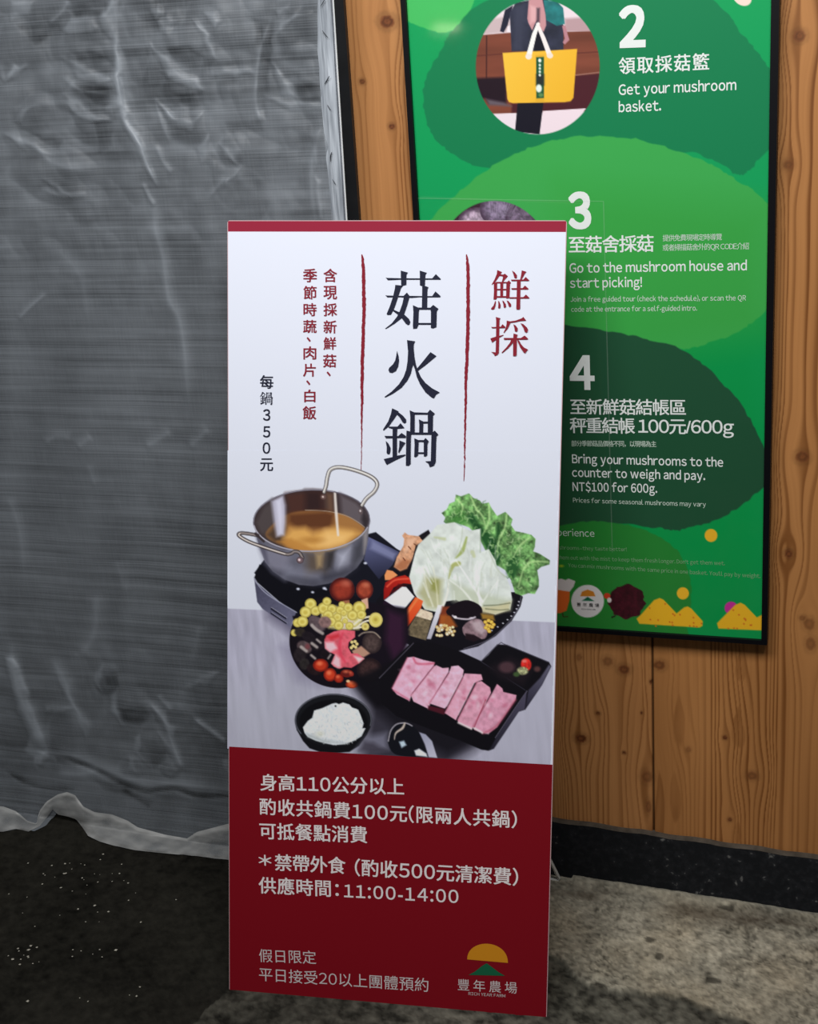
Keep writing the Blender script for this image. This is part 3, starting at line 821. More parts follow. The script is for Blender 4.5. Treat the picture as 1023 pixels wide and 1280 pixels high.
for k in range(30):
    x = 375 + 150 * rs.rand(); y = 455 + 85 * rs.rand() - (x - 375) * .1 + (x - 450) ** 2 * .002
    C.ell(*g([(x, y)])[0], 2.0, 1.8, [(236, 220, 176), (222, 196, 130), (240, 232, 200)][k % 3], rim=(150, 112, 62))
C.poly(g([(455, 345), (520, 300), (600, 285), (680, 320), (700, 370), (650, 415), (560, 420), (480, 400), (445, 375)]), (20, 12, 20), smooth=True)
C.line(g([(490, 395), (520, 412), (600, 420), (650, 405)]), 1.8, (206, 196, 204), soft=1.5)
C.ell(*g([(508, 405)])[0], 2, 1.6, (236, 230, 236)); C.ell(*g([(625, 412)])[0], 3, 1.2, (196, 186, 196))
C.poly(g([(560, 480), (620, 425), (690, 425), (735, 500), (725, 550), (690, 560), (640, 535), (580, 540)]), (128, 104, 110), smooth=True, noise=.3, ns=.3)
C.poly(g([(620, 440), (690, 430), (725, 500), (700, 530), (650, 500)]), (186, 168, 172), soft=5, alpha=.8)
C.poly(g([(580, 520), (640, 530), (690, 560), (640, 580), (580, 560)]), (30, 18, 24), soft=2)
C.poly(g([(690, 380), (780, 390), (790, 430), (740, 420), (700, 420)]), (146, 110, 44), soft=3)
for x, y in [(722, 440), (745, 430), (765, 440), (780, 458), (735, 462), (755, 468), (742, 490), (770, 475), (725, 480), (750, 505)]:
    C.ell(*g([(x, y)])[0], 2.4, 2.2, (226, 190, 84), rim=(168, 120, 40))

# mushroom bowl
C.ell(424, 801, 62, 59, (16, 11, 19)); C.poly([(366, 770), (480, 760), (492, 800), (470, 850), (380, 840)], (16, 11, 19), soft=2)
C.poly([(455, 752), (510, 760), (512, 800), (486, 850), (440, 858)], (18, 12, 22), soft=4)
C.poly([(485, 762), (505, 770), (506, 810), (492, 826), (482, 800)], (58, 26, 52), soft=10, alpha=.75)
mp = T_(355, 740, 6.394)
C.ell(428, 737, 15.5, 15, (136, 48, 34), rim=(58, 14, 16), noise=.2, ns=.2); C.ell(433, 729, 6, 4, (184, 96, 76), soft=5, alpha=.7)
C.ell(456, 737, 10.5, 12, (150, 62, 42), rim=(78, 22, 20), noise=.2, ns=.2); C.ell(458, 731, 4, 3, (196, 112, 84), soft=4, alpha=.7)
C.poly([(452, 750), (460, 747), (461, 760), (455, 762)], (206, 162, 138)); C.poly([(429, 751), (437, 750), (438, 758), (430, 758)], (150, 96, 66))
# enoki stems and yellow caps
C.poly(mp([(300, 120), (420, 110), (560, 160), (640, 200), (600, 300), (480, 300), (360, 290), (300, 230)]), (206, 196, 130), soft=4, noise=.3, ns=.35)
C.poly(mp([(470, 210), (560, 230), (540, 290), (470, 290)]), (204, 188, 176), soft=4)
for q in ([(560, 260), (620, 215), (690, 195)], [(580, 285), (640, 240), (690, 225)], [(560, 290), (620, 280), (640, 270)]):
    C.line(mp(q), 2.2, (226, 214, 190))
for x, y, r in [(215, 95, 45), (175, 160, 45), (255, 150, 40), (320, 130, 48), (345, 75, 34), (385, 135, 38), (355, 185, 42), (465, 100, 26), (450, 145, 34), (515, 125, 38), (605, 125, 52), (620, 180, 38), (550, 185, 42), (430, 200, 34), (380, 235, 40), (440, 265, 38), (525, 270, 32), (110, 245, 36), (150, 235, 44), (85, 325, 28), (330, 215, 30), (480, 165, 26), (490, 230, 22)]:
    C.ell(*mp([(x, y)])[0], r / 6.394, r / 6.6, (222, 210, 118), rim=(166, 148, 62)); C.ell(*mp([(x - 2, y + 3)])[0], r / 15, r / 17, (188, 168, 70), soft=2.5, alpha=.8)
C.ell(*mp([(735, 222)])[0], 8.4, 9.0, (226, 214, 126), rim=(196, 180, 96)); C.ell(*mp([(735, 222)])[0], 5.2, 5.6, (204, 190, 90), soft=2); C.ell(*mp([(734, 220)])[0], 2.2, 2.2, (178, 156, 66), soft=2)
C.ell(*mp([(652, 275)])[0], 4.8, 4.8, (222, 212, 130), rim=(180, 160, 80)); C.ell(*mp([(652, 275)])[0], 2.2, 2.2, (180, 160, 74), soft=2)
# grey-brown mushrooms on the left
for x, y, rx, ry, ro, c_ in [(130, 320, 45, 36, .2, (44, 38, 32)), (265, 250, 80, 50, .7, (86, 72, 76)), (330, 240, 50, 45, .2, (126, 98, 96)), (165, 440, 62, 48, .5, (82, 68, 70)), (250, 425, 50, 34, .8, (30, 24, 28)), (130, 500, 50, 60, .3, (34, 28, 32)), (165, 575, 40, 46, .2, (40, 36, 36)), (300, 400, 40, 60, .4, (24, 18, 24)), (200, 360, 60, 40, .5, (28, 22, 28)), (330, 500, 40, 40, 0, (24, 16, 22)), (240, 620, 60, 40, .5, (32, 20, 24))]:
    C.ell(*mp([(x, y)])[0], rx / 6.394, ry / 6.394, c_, rot=ro, soft=2, noise=.25, ns=.3)
for q, w_ in [([(225, 265), (260, 300), (310, 330)], 4), ([(225, 410), (265, 440)], 3.6), ([(220, 505), (250, 530)], 3), ([(140, 440), (180, 470)], 4), ([(265, 380), (295, 405)], 2.6), ([(355, 530), (375, 500)], 2)]:
    C.line(mp(q), w_, (176, 166, 160), soft=2, alpha=.85)
C.ell(*mp([(190, 435)])[0], 3, 3.4, (112, 62, 66), soft=3)
# brown caps on the right
C.ell(*mp([(705, 405)])[0], 12, 13.2, (72, 58, 56), rim=(40, 30, 32), noise=.3, ns=.4); C.line(mp([(600, 350), (640, 325), (720, 322), (770, 365)]), 1.5, (150, 136, 120), soft=1.5)
C.poly(mp([(545, 470), (620, 430), (690, 490), (640, 520), (560, 500)]), (176, 134, 112), soft=2)
C.ell(*mp([(685, 620)])[0], 15.5, 14.5, (56, 38, 38), rim=(28, 18, 22), noise=.3, ns=.4)
for x, y in [(545, 400), (570, 395), (585, 415), (555, 430), (575, 440), (540, 445)]: C.ell(*mp([(x, y)])[0], 2.0, 2.0, (222, 200, 130))
# pink oyster mushroom
C.poly(mp([(325, 380), (345, 345), (400, 315), (470, 300), (570, 310), (570, 360), (520, 400), (515, 440), (540, 490), (590, 490), (645, 530), (600, 570), (540, 605), (480, 600), (445, 612), (400, 595), (380, 570), (410, 500), (370, 480), (330, 450)]), (214, 92, 106), soft=1.2, noise=.2, ns=.25)
C.poly(mp([(340, 355), (440, 330), (450, 360), (380, 385)]), (196, 52, 62), soft=4)
C.poly(mp([(330, 400), (400, 400), (430, 450), (370, 480), (335, 450)]), (236, 182, 190), soft=4)
C.poly(mp([(415, 500), (450, 530), (455, 600), (430, 605), (385, 570)]), (238, 180, 188), soft=4)
C.line(mp([(470, 330), (450, 400), (450, 480), (490, 560)]), [2, 3, 4, 2], (206, 60, 82), soft=3, alpha=.8)
C.poly(mp([(560, 510), (640, 530), (600, 565)]), (240, 196, 196), soft=3)
# tomatoes and orange mushrooms
for x, y, rx, ry, c_ in [(295, 585, 60, 50, (180, 52, 28)), (370, 660, 50, 52, (190, 58, 32)), (440, 690, 36, 34, (164, 44, 26)), (545, 738, 48, 30, (196, 76, 38)), (505, 650, 50, 30, (92, 26, 24)), (540, 655, 20, 18, (150, 50, 40))]:
    C.ell(*mp([(x, y)])[0], rx / 6.394, ry / 6.394, c_, rim=(110, 22, 16)); C.ell(*mp([(x - 8, y - 14)])[0], rx / 18, ry / 20, (236, 126, 86), soft=3, alpha=.75)
C.ell(*mp([(515, 712)])[0], 2.4, 1.6, (236, 190, 140)); 
C.line([(478, 852), (489, 836), (500, 820)], .8, (74, 70, 84), alpha=.8); C.line([(476, 846), (486, 832)], .6, (70, 66, 78), alpha=.8)
C.poly([(440, 850), (500, 822), (520, 880), (470, 884)], (13, 11, 17), soft=8, alpha=.9)

# meat tray
t = T_(470, 790, 4.547)
C.poly(t([(20, 270), (60, 200), (200, 60), (330, 60), (480, 110), (600, 165), (640, 130), (690, 70), (745, 72), (985, 170), (998, 195), (945, 300), (850, 440), (812, 452), (740, 560), (670, 662), (640, 674), (600, 668), (470, 612), (330, 560), (120, 480), (30, 400)]), (13, 11, 17), soft=1.3)
C.poly(t([(858, 338), (848, 440), (812, 452), (740, 560), (672, 662), (645, 672), (690, 590), (760, 480)]), (72, 68, 86), soft=2, grad=((660, 870), (615, 935), (34, 32, 44)))
C.poly(t([(996, 195), (945, 300), (850, 438), (868, 330), (935, 260), (985, 185)]), (88, 86, 104), soft=2, grad=((688, 835), (658, 885), (40, 38, 52)))
C.line(t([(600, 165), (700, 68), (745, 74), (985, 172)]), .9, (66, 64, 76)); C.line(t([(600, 168), (850, 330)]), .8, (50, 48, 60))
C.line(t([(20, 262), (100, 180), (215, 62)]), .8, (84, 80, 92)); C.line(t([(860, 335), (800, 420), (680, 600)]), .9, (92, 88, 104))
C.poly(t([(640, 200), (760, 140), (900, 200), (840, 300), (700, 260)]), (24, 18, 24), soft=8)
C.ell(*t([(745, 200)])[0], 10, 7, (70, 48, 54), soft=4); C.ell(*t([(855, 185)])[0], 6.5, 8, (196, 40, 34), soft=2, noise=.4, ns=.4); C.ell(*t([(845, 165)])[0], 3, 2, (230, 110, 100), soft=2)
C.ell(*t([(835, 220)])[0], 7, 5, (150, 152, 112), soft=2, noise=.5, ns=.5); C.ell(*t([(918, 210)])[0], 4, 3.4, (80, 52, 52), soft=3); C.ell(*t([(800, 240)])[0], 4, 3, (60, 82, 46), soft=2)
sl = [[(92, 320), (180, 145), (215, 140), (270, 158), (335, 172), (330, 190), (205, 350), (190, 390), (120, 355)],
      [(200, 360), (330, 195), (345, 188), (380, 205), (415, 202), (415, 225), (310, 400), (298, 435), (215, 395)],
      [(305, 405), (415, 235), (430, 195), (470, 190), (500, 215), (495, 250), (405, 420), (392, 435)],
      [(392, 460), (495, 262), (505, 235), (600, 240), (608, 270), (560, 290), (470, 470), (455, 500)],
      [(465, 500), (575, 285), (600, 278), (650, 315), (655, 345), (560, 530), (545, 552), (470, 515)],
      [(553, 535), (655, 360), (690, 295), (720, 320), (725, 340), (800, 358), (795, 385), (690, 540), (640, 578), (605, 572), (560, 555)]]
for i, q in enumerate(sl):
    pp = t(q); cx_, cy_ = np.mean(pp, 0)
    C.poly(pp, [(222, 168, 190), (220, 170, 190), (222, 176, 196), (216, 158, 178), (210, 150, 170), (206, 146, 168)][i], soft=1.2, noise=.14, ns=.22, seed=20 + i)
    for k in range(9):
        x, y = cx_ + 9 * rs.randn(), cy_ + 11 * rs.randn()
        if inside(np.array([x]), np.array([y]), np.array(pp))[0]:
            C.ell(x, y, 2 + 2 * rs.rand(), 1.4 + 1.5 * rs.rand(), [(238, 206, 218), (196, 112, 140), (178, 92, 118), (200, 148, 168)][k % 4], soft=3.5, alpha=.6, rot=rs.rand() * 3)
    # darker meat along both long edges of each roll
    C.line([pp[0], pp[1]], 1.6, (176, 88, 112), soft=2.2, alpha=.6, smooth=False)
    C.line([pp[-3], pp[-2]], 1.4, (236, 214, 220), soft=2, alpha=.5, smooth=False)
C.poly(t([(298, 418), (392, 436), (388, 470), (296, 440)]), (72, 22, 34), soft=2)
C.line(t([(215, 150), (240, 180), (330, 178)]), 2.4, (186, 70, 96), soft=2.5, alpha=.7)
C.line(t([(100, 330), (190, 385)]), 2.0, (180, 84, 110), soft=2.2, alpha=.6)
C.line(t([(610, 575), (690, 530), (795, 385)]), 2.6, (164, 70, 92), soft=3, alpha=.6)
for q in ([(470, 515), (540, 548)], [(560, 545), (605, 572)]): C.line(t(q), 2.4, (238, 222, 220), soft=2, alpha=.8)
C.line(t([(625, 385), (560, 540)]), 1.0, (150, 56, 76)); 

# rice bowl
r = T_(355, 850, 4.99)
C.poly(r([(70, 250), (80, 310), (120, 380), (160, 425), (230, 450), (330, 455), (410, 448), (470, 410), (520, 340), (548, 260), (548, 230), (300, 240)]), (14, 14, 18), soft=1.3)
C.ell(417, 900, 48.2, 33, (20, 21, 25)); 
C.line([(417 + 47.4 * math.cos(q), 900 + 32.2 * math.sin(q)) for q in np.linspace(2.6, 6.5, 24)], 1.4, (92, 94, 104), smooth=False, alpha=.85)
C.ell(417, 903, 43, 28.5, (10, 10, 14), soft=2)
rice = r([(120, 295), (150, 255), (178, 235), (190, 190), (240, 175), (300, 148), (325, 142), (345, 150), (370, 140), (410, 152), (425, 170), (465, 185), (480, 220), (498, 270), (490, 300), (510, 300), (485, 350), (440, 378), (380, 400), (310, 405), (250, 392), (200, 378), (150, 355), (130, 330)])
C.poly(rice, (216, 222, 226), soft=1.2, noise=.10, ns=.4, seed=17)
for k in range(150):
    x, y = r([(125 + 370 * rs.rand(), 150 + 245 * rs.rand())])[0]; an = rs.rand() * 3.14
    q = [(x, y), (x + 2.6 * math.cos(an), y + 2.6 * math.sin(an))]
    if inside(np.array([x]), np.array([y]), np.array(rice))[0]: C.line(q, 1.1, [(240, 243, 244), (188, 194, 196), (228, 232, 232), (170, 174, 170)][k % 4 if rs.rand() < .8 else 0], soft=1, alpha=.6, smooth=False)
C.poly(r([(140, 330), (250, 370), (400, 395), (250, 392), (150, 355)]), (150, 158, 156), soft=5, alpha=.7)
C.ell(*r([(323, 162)])[0], 1.1, 1.1, (30, 30, 32)); C.ell(*r([(225, 335)])[0], 6, 4, (190, 188, 160), soft=5, alpha=.5)
# spoon
C.poly(r([(520, 350), (640, 330), (650, 430), (560, 450), (440, 445)]), (132, 132, 150), soft=10, alpha=.7)
C.poly(r([(500, 380), (560, 390), (640, 440), (560, 455), (470, 440)]), (52, 48, 58), soft=7, alpha=.7)
C.poly(r([(648, 370), (665, 310), (700, 272), (760, 262), (830, 310), (870, 390), (895, 470), (840, 480), (720, 470), (670, 440)]), (16, 17, 24), soft=1.3, smooth=True)
C.line(r([(652, 380), (668, 315), (705, 275), (760, 268), (800, 285)]), 1.6, (146, 142, 150)); C.line(r([(690, 370), (700, 330), (740, 300), (755, 270)]), [.8, 2, 3, 2], (190, 176, 164), soft=1.5)
C.poly(r([(720, 385), (750, 378), (765, 405), (735, 422)]), (186, 206, 220), soft=2.5); C.poly(r([(815, 440), (845, 428), (890, 458), (895, 478), (825, 470)]), (222, 228, 238), soft=2)
C.poly(r([(845, 325), (885, 338), (925, 380), (958, 485), (905, 480), (880, 400)]), (150, 152, 172), soft=1.5, grad=((530, 918), (545, 945), (186, 186, 202)))
m_food = mat_paint('printed_food_picture', rough=0.6, spec=0.12)
def keep_food(x, y):
    lx = 284.4 - 0.9 * (y - 275) / 963 + 0.9; rx = 709 - 28.7 * (y - 275) / 997 - 0.9
    yb = 933.2 + (x - 284) * (955.6 - 933.2) / (690 - 284) + 1.5
    return (x > lx - 1.5) & (x < rx + 1.5) & (y < yb + 1)
def span_food(y):
    return 284.4 - 0.9 * (y - 275) / 963 + 0.75, 709 - 28.7 * (y - 275) / 997 - 0.75
C.build('food_picture', SIGN, 0.0008, m_food, sign, FOOD_GAIN, keep=keep_food, span=span_food)

# ---- printed lettering of the sign
m_ink = mat_flat('navy_black_ink', (0.016, 0.018, 0.038), 0.62, 0.12)
m_redink = mat_flat('crimson_ink', (0.235, 0.014, 0.028), 0.62, 0.12)
m_whink = mat_flat('white_ink', (0.80, 0.74, 0.74), 0.45, 0.35)
def K(ox, oy, s, polys): return [[(ox + x / s, oy + y / s) for x, y in q] for q in polys]
GU = K(475, 332, 12.035, [
    [(90,180),(110,185),(310,190),(790,192),(845,128),(920,200),(915,212),(800,212),(310,212),(125,220)],
    [(318,75),(425,105),(405,140),(402,290),(380,295),(325,312),(318,140)],
    [(603,75),(710,108),(690,140),(685,215),(682,300),(640,310),(605,295),(605,140)],
    [(85,445),(110,450),(360,455),(410,405),(450,455),(630,458),(790,458),(840,388),(918,460),(912,476),(720,478),(600,475),(490,485),(440,485),(300,475),(115,478)],
    [(235,290),(330,300),(350,305),(320,345),(290,440),(240,590),(215,655),(170,740),(115,742),(105,725),(150,620),(200,470),(230,340)],
    [(195,655),(270,690),(300,700),(370,735),(440,800),(462,850),(450,885),(425,895),(395,875),(340,800),(270,735),(205,685)],
    [(360,460),(410,405),(452,460),(440,510),(415,600),(370,730),(320,800),(230,870),(100,950),(80,948),(180,870),(260,770),(300,690),(340,580),(358,500)],
    [(640,290),(735,325),(720,360),(715,640),(635,645),(640,360)],
    [(500,595),(600,640),(590,700),(582,900),(560,945),(505,950),(500,900),(508,700)],
    [(755,640),(805,590),(885,650),(860,690),(855,925),(800,945),(770,935),(772,690)],
    [(560,630),(770,633),(775,662),(590,662),(570,660)], [(575,862),(790,862),(790,888),(575,888)]])
HUO = K(475, 418, 12.035, [
    [(262,245),(285,330),(293,400),(280,480),(245,550),(190,578),(150,572),(132,535),(145,500),(200,450),(235,390),(250,320)],
    [(412,85),(535,103),(515,150),(513,220),(522,300),(525,390),(510,450),(490,500),(470,590),(420,690),(330,800),(200,890),(90,945),(70,940),(180,860),(290,750),(360,640),(400,530),(420,400),(428,250),(418,150)],
    [(513,250),(522,320),(545,450),(575,540),(620,640),(690,730),(790,810),(905,872),(850,905),(815,962),(780,945),(690,870),(610,750),(560,640),(530,520),(500,440),(500,300)],
    [(765,265),(855,325),(680,470),(578,545),(560,515),(640,420),(720,320)]])
GUO_ = [
    [(188,75),(285,120),(270,160),(140,345),(60,410),(50,395),(130,270),(170,160)],
    [(240,115),(290,140),(350,185),(400,245),(400,285),(375,302),(345,285),(305,215),(255,160)],
    [(140,350),(270,350),(315,298),(375,372),(320,378),(270,382),(190,382),(130,365)],
    [(195,375),(268,375),(262,480),(262,785),(250,800),(195,810),(195,480)],
    [(72,488),(100,490),(280,492),(330,445),(395,490),(395,520),(280,520),(95,525)],
    [(92,565),(130,600),(165,670),(165,720),(150,765),(120,765),(105,740),(108,660)],
    [(298,558),(390,595),(350,650),(295,748),(280,735),(295,650)],
    [(62,838),(195,808),(270,785),(390,768),(390,785),(230,860),(110,925),(95,905)],
    [(452,105),(530,140),(528,200),(528,440),(460,440),(462,200)], [(500,135),(725,142),(725,168),(500,168)],
    [(720,142),(758,95),(832,155),(805,185),(800,430),(800,460),(725,460),(725,180)],
    [(590,240),(660,275),(655,440),(595,440),(598,320)], [(640,275),(740,275),(740,300),(640,300)],
    [(405,410),(470,425),(530,438),(790,440),(830,410),(885,470),(855,495),(780,470),(480,468),(410,470)],
    [(405,410),(478,440),(470,560),(468,910),(440,938),(395,935),(400,560)],
    [(780,455),(860,455),(852,560),(845,880),(820,935),(755,960),(735,905),(685,872),(770,868),(778,560)],
    [(522,525),(590,555),(580,780),(550,808),(520,805),(527,620)], [(660,560),(690,520),(740,570),(720,610),(718,780),(690,800),(665,795),(665,610)],
    [(560,552),(700,552),(700,578),(560,578)], [(570,735),(680,735),(680,758),(570,758)]]
GUO = K(475, 504, 12.035, GUO_)
XIAN = K(605, 332, 15.5, [
    [(262,85),(355,125),(330,165),(240,300),(165,375),(155,365),(210,270),(255,160)],
    [(300,165),(380,175),(410,155),(470,205),(430,250),(380,310),(350,320),(375,230),(360,205),(300,200)],
    [(240,316),(455,316),(490,285),(530,335),(510,360),(455,342),(240,342)],
    [(195,320),(262,330),(258,600),(255,640),(230,660),(190,655),(200,500)], [(322,330),(380,330),(375,600),(322,600)],
    [(440,330),(512,340),(500,620),(470,640),(435,635)], [(250,450),(450,450),(450,477),(250,477)], [(250,590),(450,590),(450,620),(250,620)],
    [(225,680),(238,700),(232,770),(210,840),(175,855),(145,845),(145,825),(190,775)], [(282,685),(300,690),(328,760),(325,820),(300,832),(280,820),(285,760)],
    [(360,675),(390,690),(430,750),(435,800),(410,822),(390,810),(380,740)], [(445,675),(480,685),(530,745),(535,785),(512,805),(490,795),(470,735)],
    [(548,95),(600,130),(645,185),(645,235),(620,250),(595,235),(575,160)], [(738,92),(828,120),(790,170),(740,260),(705,275),(725,190)],
    [(530,272),(770,270),(815,220),(885,285),(875,297),(540,300)], [(535,437),(755,435),(800,385),(870,448),(862,462),(545,465)],
    [(490,612),(770,610),(820,560),(888,625),(880,637),(500,637)], [(645,285),(718,285),(712,500),(708,830),(690,852),(640,850),(632,830),(640,560)]])
CAI = K(605, 391, 15.5, [
    [(235,80),(325,105),(308,140),(302,500),(295,775),(275,810),(215,838),(200,800),(145,755),(190,760),(232,765),(240,500),(243,150)],
    [(145,270),(170,275),(330,270),(365,220),(425,275),(420,294),(165,297)], [(130,495),(240,460),(385,425),(385,435),(300,480),(240,520),(165,578)],
    [(515,165),(620,150),(740,105),(768,78),(825,150),(700,160),(620,180),(540,190),(510,195)], [(447,150),(530,170),(510,220),(470,300),(395,392),(385,380),(430,290),(445,210)],
    [(575,220),(620,245),(660,300),(658,350),(630,368),(605,355),(595,290)], [(712,200),(770,220),(840,285),(862,330),(845,380),(820,385),(795,365),(770,290)],
    [(390,486),(720,488),(795,440),(862,500),(850,517),(395,520)], [(580,400),(660,425),(645,470),(640,820),(620,838),(570,835),(572,500)],
    [(540,500),(590,520),(560,590),(480,680),(365,775),(345,770),(440,670),(510,580)], [(650,520),(690,540),(720,600),(780,670),(862,712),(830,745),(805,788),(770,760),(710,670),(665,570)]])
LIFT = 0.0016
v, f = shapes(SIGN, LIFT, GU + HUO + GUO); mesh_obj('title_lettering', v, f, m_ink, sign, label='large navy black dish title characters')
v, f = shapes(SIGN, LIFT, XIAN + CAI); mesh_obj('side_title_lettering', v, f, m_redink, sign, label='two large crimson characters')
v1, f1 = column(SIGN, LIFT, [(c, x0, x1, y0, y1) for c, x0, x1, y0, y1 in
    [('含', 405, 421.5, 336, 352.5), ('現', 405, 421.5, 357.5, 374), ('採', 405, 421.5, 379, 395), ('新', 405, 421, 400.5, 416.5), ('鮮', 405, 420.5, 421.5, 437), ('菇', 404.5, 420.5, 443, 459), ('、', 409, 413.5, 464.5, 470),
     ('季', 379.5, 396.5, 336, 352.5), ('節', 380, 396, 357.5, 374), ('時', 380, 396, 379, 395), ('蔬', 379.5, 396, 400, 416), ('、', 384, 388.5, 421.5, 427), ('肉', 380, 395.5, 433, 449), ('片', 379.5, 395, 454.5, 470.5), ('、', 383.5, 388, 475.5, 481), ('白', 381, 394.5, 487, 502.5), ('飯', 379, 395.5, 507.5, 524)]], 0.27)
mesh_obj('ingredient_lettering', v1, f1, m_redink, sign, label='two upright columns of small crimson characters')
sc_ = lambda q, x0, y0: [(x0 + (x - 50) / 835 * 16.2, y0 + (y - 75) / 885 * 16.5) for x, y in q]
v1, f1 = column(SIGN, LIFT, [('每', 325.6, 342, 469, 485.5), ('３', 329.4, 338, 511.5, 525.5), ('５', 329.4, 338, 532.8, 546.5), ('０', 329, 338, 553, 566.8), ('元', 325.8, 341.6, 573, 588.5)], 0.27)
v2, f2 = shapes(SIGN, LIFT, [sc_(q, 325.4, 489.6) for q in GUO_])
v, f = join([(v1, f1), (v2, f2)])
mesh_obj('price_lettering', v, f, m_ink, sign, label='upright column of small black price characters')
def brush(pts, seed):
    q = catmull([(x, y) for x, y, w in pts], 10, False); w = np.interp(q[:, 1], [p_[1] for p_ in pts], [p_[2] for p_ in pts])
    y = np.arange(q[0, 1], q[-1, 1], 1.3); x = np.interp(y, q[:, 1], q[:, 0]); w = np.interp(y, q[:, 1], w)
    l = x - w / 2 - .9 * vnoise(y * .35, 0, seed) * (w > 1.2) - .5 * vnoise(y * 1.1, 0, seed + 1); r_ = x + w / 2 + .9 * vnoise(y * .3, 9, seed) * (w > 1.2) + .5 * vnoise(y * 1.1, 5, seed + 2)
    r_ = np.maximum(r_, l + .35)
    P = np.concatenate([SIGN.un(l, y, LIFT), SIGN.un(r_, y, LIFT)]); n = len(y)
    return P, [(i, i + 1, n + i + 1, n + i) for i in range(n - 1)]
for pts, sd in [([(452.7, 318, 1.2), (453.8, 324, 3.2), (454.6, 340, 4.2), (455.4, 380, 4.4), (454.6, 415, 4.0), (453.8, 440, 4.4), (453.0, 470, 3.8), (453.0, 500, 3.3), (452.6, 525, 1.9), (452.4, 560, 1.3), (451.8, 588, .7)], 3),
                ([(583.4, 318, 1.2), (584.6, 325, 3.2), (585.4, 345, 4.4), (585.6, 385, 4.6), (584.4, 440, 4.2), (583.0, 470, 3.6), (582.6, 500, 3.1), (581.8, 530, 2.4), (581.4, 560, 1.8), (580.8, 590, 1.1), (580.2, 602, .6)], 13)]:
    P, f = brush(pts, sd); mesh_obj('brush_line', P, f, m_redink, sign)
lettering('notice_line', sign, m_whink, SIGN, LIFT, [
    ('身高110公分以上', (325.9, 987.5), (505.7, 993.5), 20.0, .019), ('酌收共鍋費100元(限兩人共鍋)', (325, 1017.5), (646.5, 1034.5), 20.0, .019), ('可抵餐點消費', (325, 1048), (459.5, 1053.5), 20.0, .019),
    ('＊', (324, 1082.5), (340, 1083), 15.5, .019), ('禁帶外食', (344, 1087.5), (432.5, 1092), 20.0, .019), ('(酌收500元清潔費)', (444, 1094), (648, 1106.5), 20.5, .019), ('供應時間：', (324, 1116), (424, 1121), 20.0, .019), ('11:00-14:00', (430.5, 1120.8), (573.5, 1128.2), 15.5, .016)], label='white notice line on the red panel')
lettering('booking_line', sign, mat_flat('dull_white_ink', (0.62, 0.56, 0.56), 0.45, 0.35), SIGN, LIFT, [
    ('假日限定', (324.6, 1202), (395.8, 1204.6), 16, -.004), ('平日接受20以上團體預約', (324.4, 1225.5), (536, 1239.5), 16.5, -.004),
    ('豐年農場', (572.7, 1237.2), (646.6, 1241.6), 14, -.004), ('RICH YEAR FARM', (586, 1243.2), (632, 1246.2), 3.6, .0)], label='thin white line low on the red panel')
def emblem(name, cx0, cx1, yb0, yb1, ytop, mx0, mx1, my, mtop, plane, off, parent):
    n = 20; arc = [((cx0 + cx1) / 2 - (cx1 - cx0) / 2 * math.cos(math.pi * k / n), (yb0 + (yb1 - yb0) * k / n) - (0.5 * (yb0 + yb1) - ytop) * math.sin(math.pi * k / n) ** .9) for k in range(n + 1)]
    mid = (mx0 + mx1) / 2
    hill = [(mx0, my), (mx0 + (mid - mx0) * .35, my - (my - mtop) * .28), (mx0 + (mid - mx0) * .75, my - (my - mtop) * .78), (mid, mtop), (mid + (mx1 - mid) * .25, my - (my - mtop) * .72), (mid + (mx1 - mid) * .65, my - (my - mtop) * .25), (mx1, my + (yb1 - yb0) * .25)]
    v, f = shapes(plane, off, [arc]); mesh_obj('emblem_sun', v, f, m_sun, parent)
    v, f = shapes(plane, off, [hill]); mesh_obj('emblem_hill', v, f, m_hill, parent)
m_sun = mat_flat('ochre_ink', (0.60, 0.24, 0.012), 0.62, 0.12); m_hill = mat_flat('deep_green_ink', (0.008, 0.115, 0.05), 0.62, 0.12)
emblem('emblem', 584.4, 635.3, 1198.8, 1203.2, 1179.2, 586.0, 631.5, 1218.2, 1203.6, SIGN, LIFT, sign)

# ---- white wire easel behind the board
hinge_uv = signuv(541, 785); HN = S(hinge_uv[0], hinge_uv[1], -0.010)
hinge_l = signuv(430, 785); HL = S(hinge_l[0], hinge_l[1], -0.010)
FR = FLOOR.un(700.6, 1102.5) + np.array([0, 0, 0.004]); FLf = FR + np.array([-0.315, -0.006, 0.0126])
m_wire = mat_flat('white_coated_wire', (0.88, 0.88, 0.86), 0.35, 0.5)
easel = [HN, HN + (FR - HN) * .5, FR - (FR - HN) * 0.012, FR + (FLf - FR) * .01, (FR + FLf) / 2, FLf + (FR - FLf) * .01, FLf + (HL - FLf) * .012, (HL + FLf) / 2, HL]
mesh_obj('wire_easel', *tube(easel, 0.0039, 10), m_wire, sign, smooth=True)
a0, a1 = np.array(signuv(400, 765)), np.array(signuv(570, 800))
v, f = prism([S(*q, -0.0092) for q in [(a0[0], a0[1]), (a1[0], a0[1]), (a1[0], a1[1]), (a0[0], a1[1])]], -S_N * 0.003)
mesh_obj('hinge_plate', v, f, m_wire, sign)

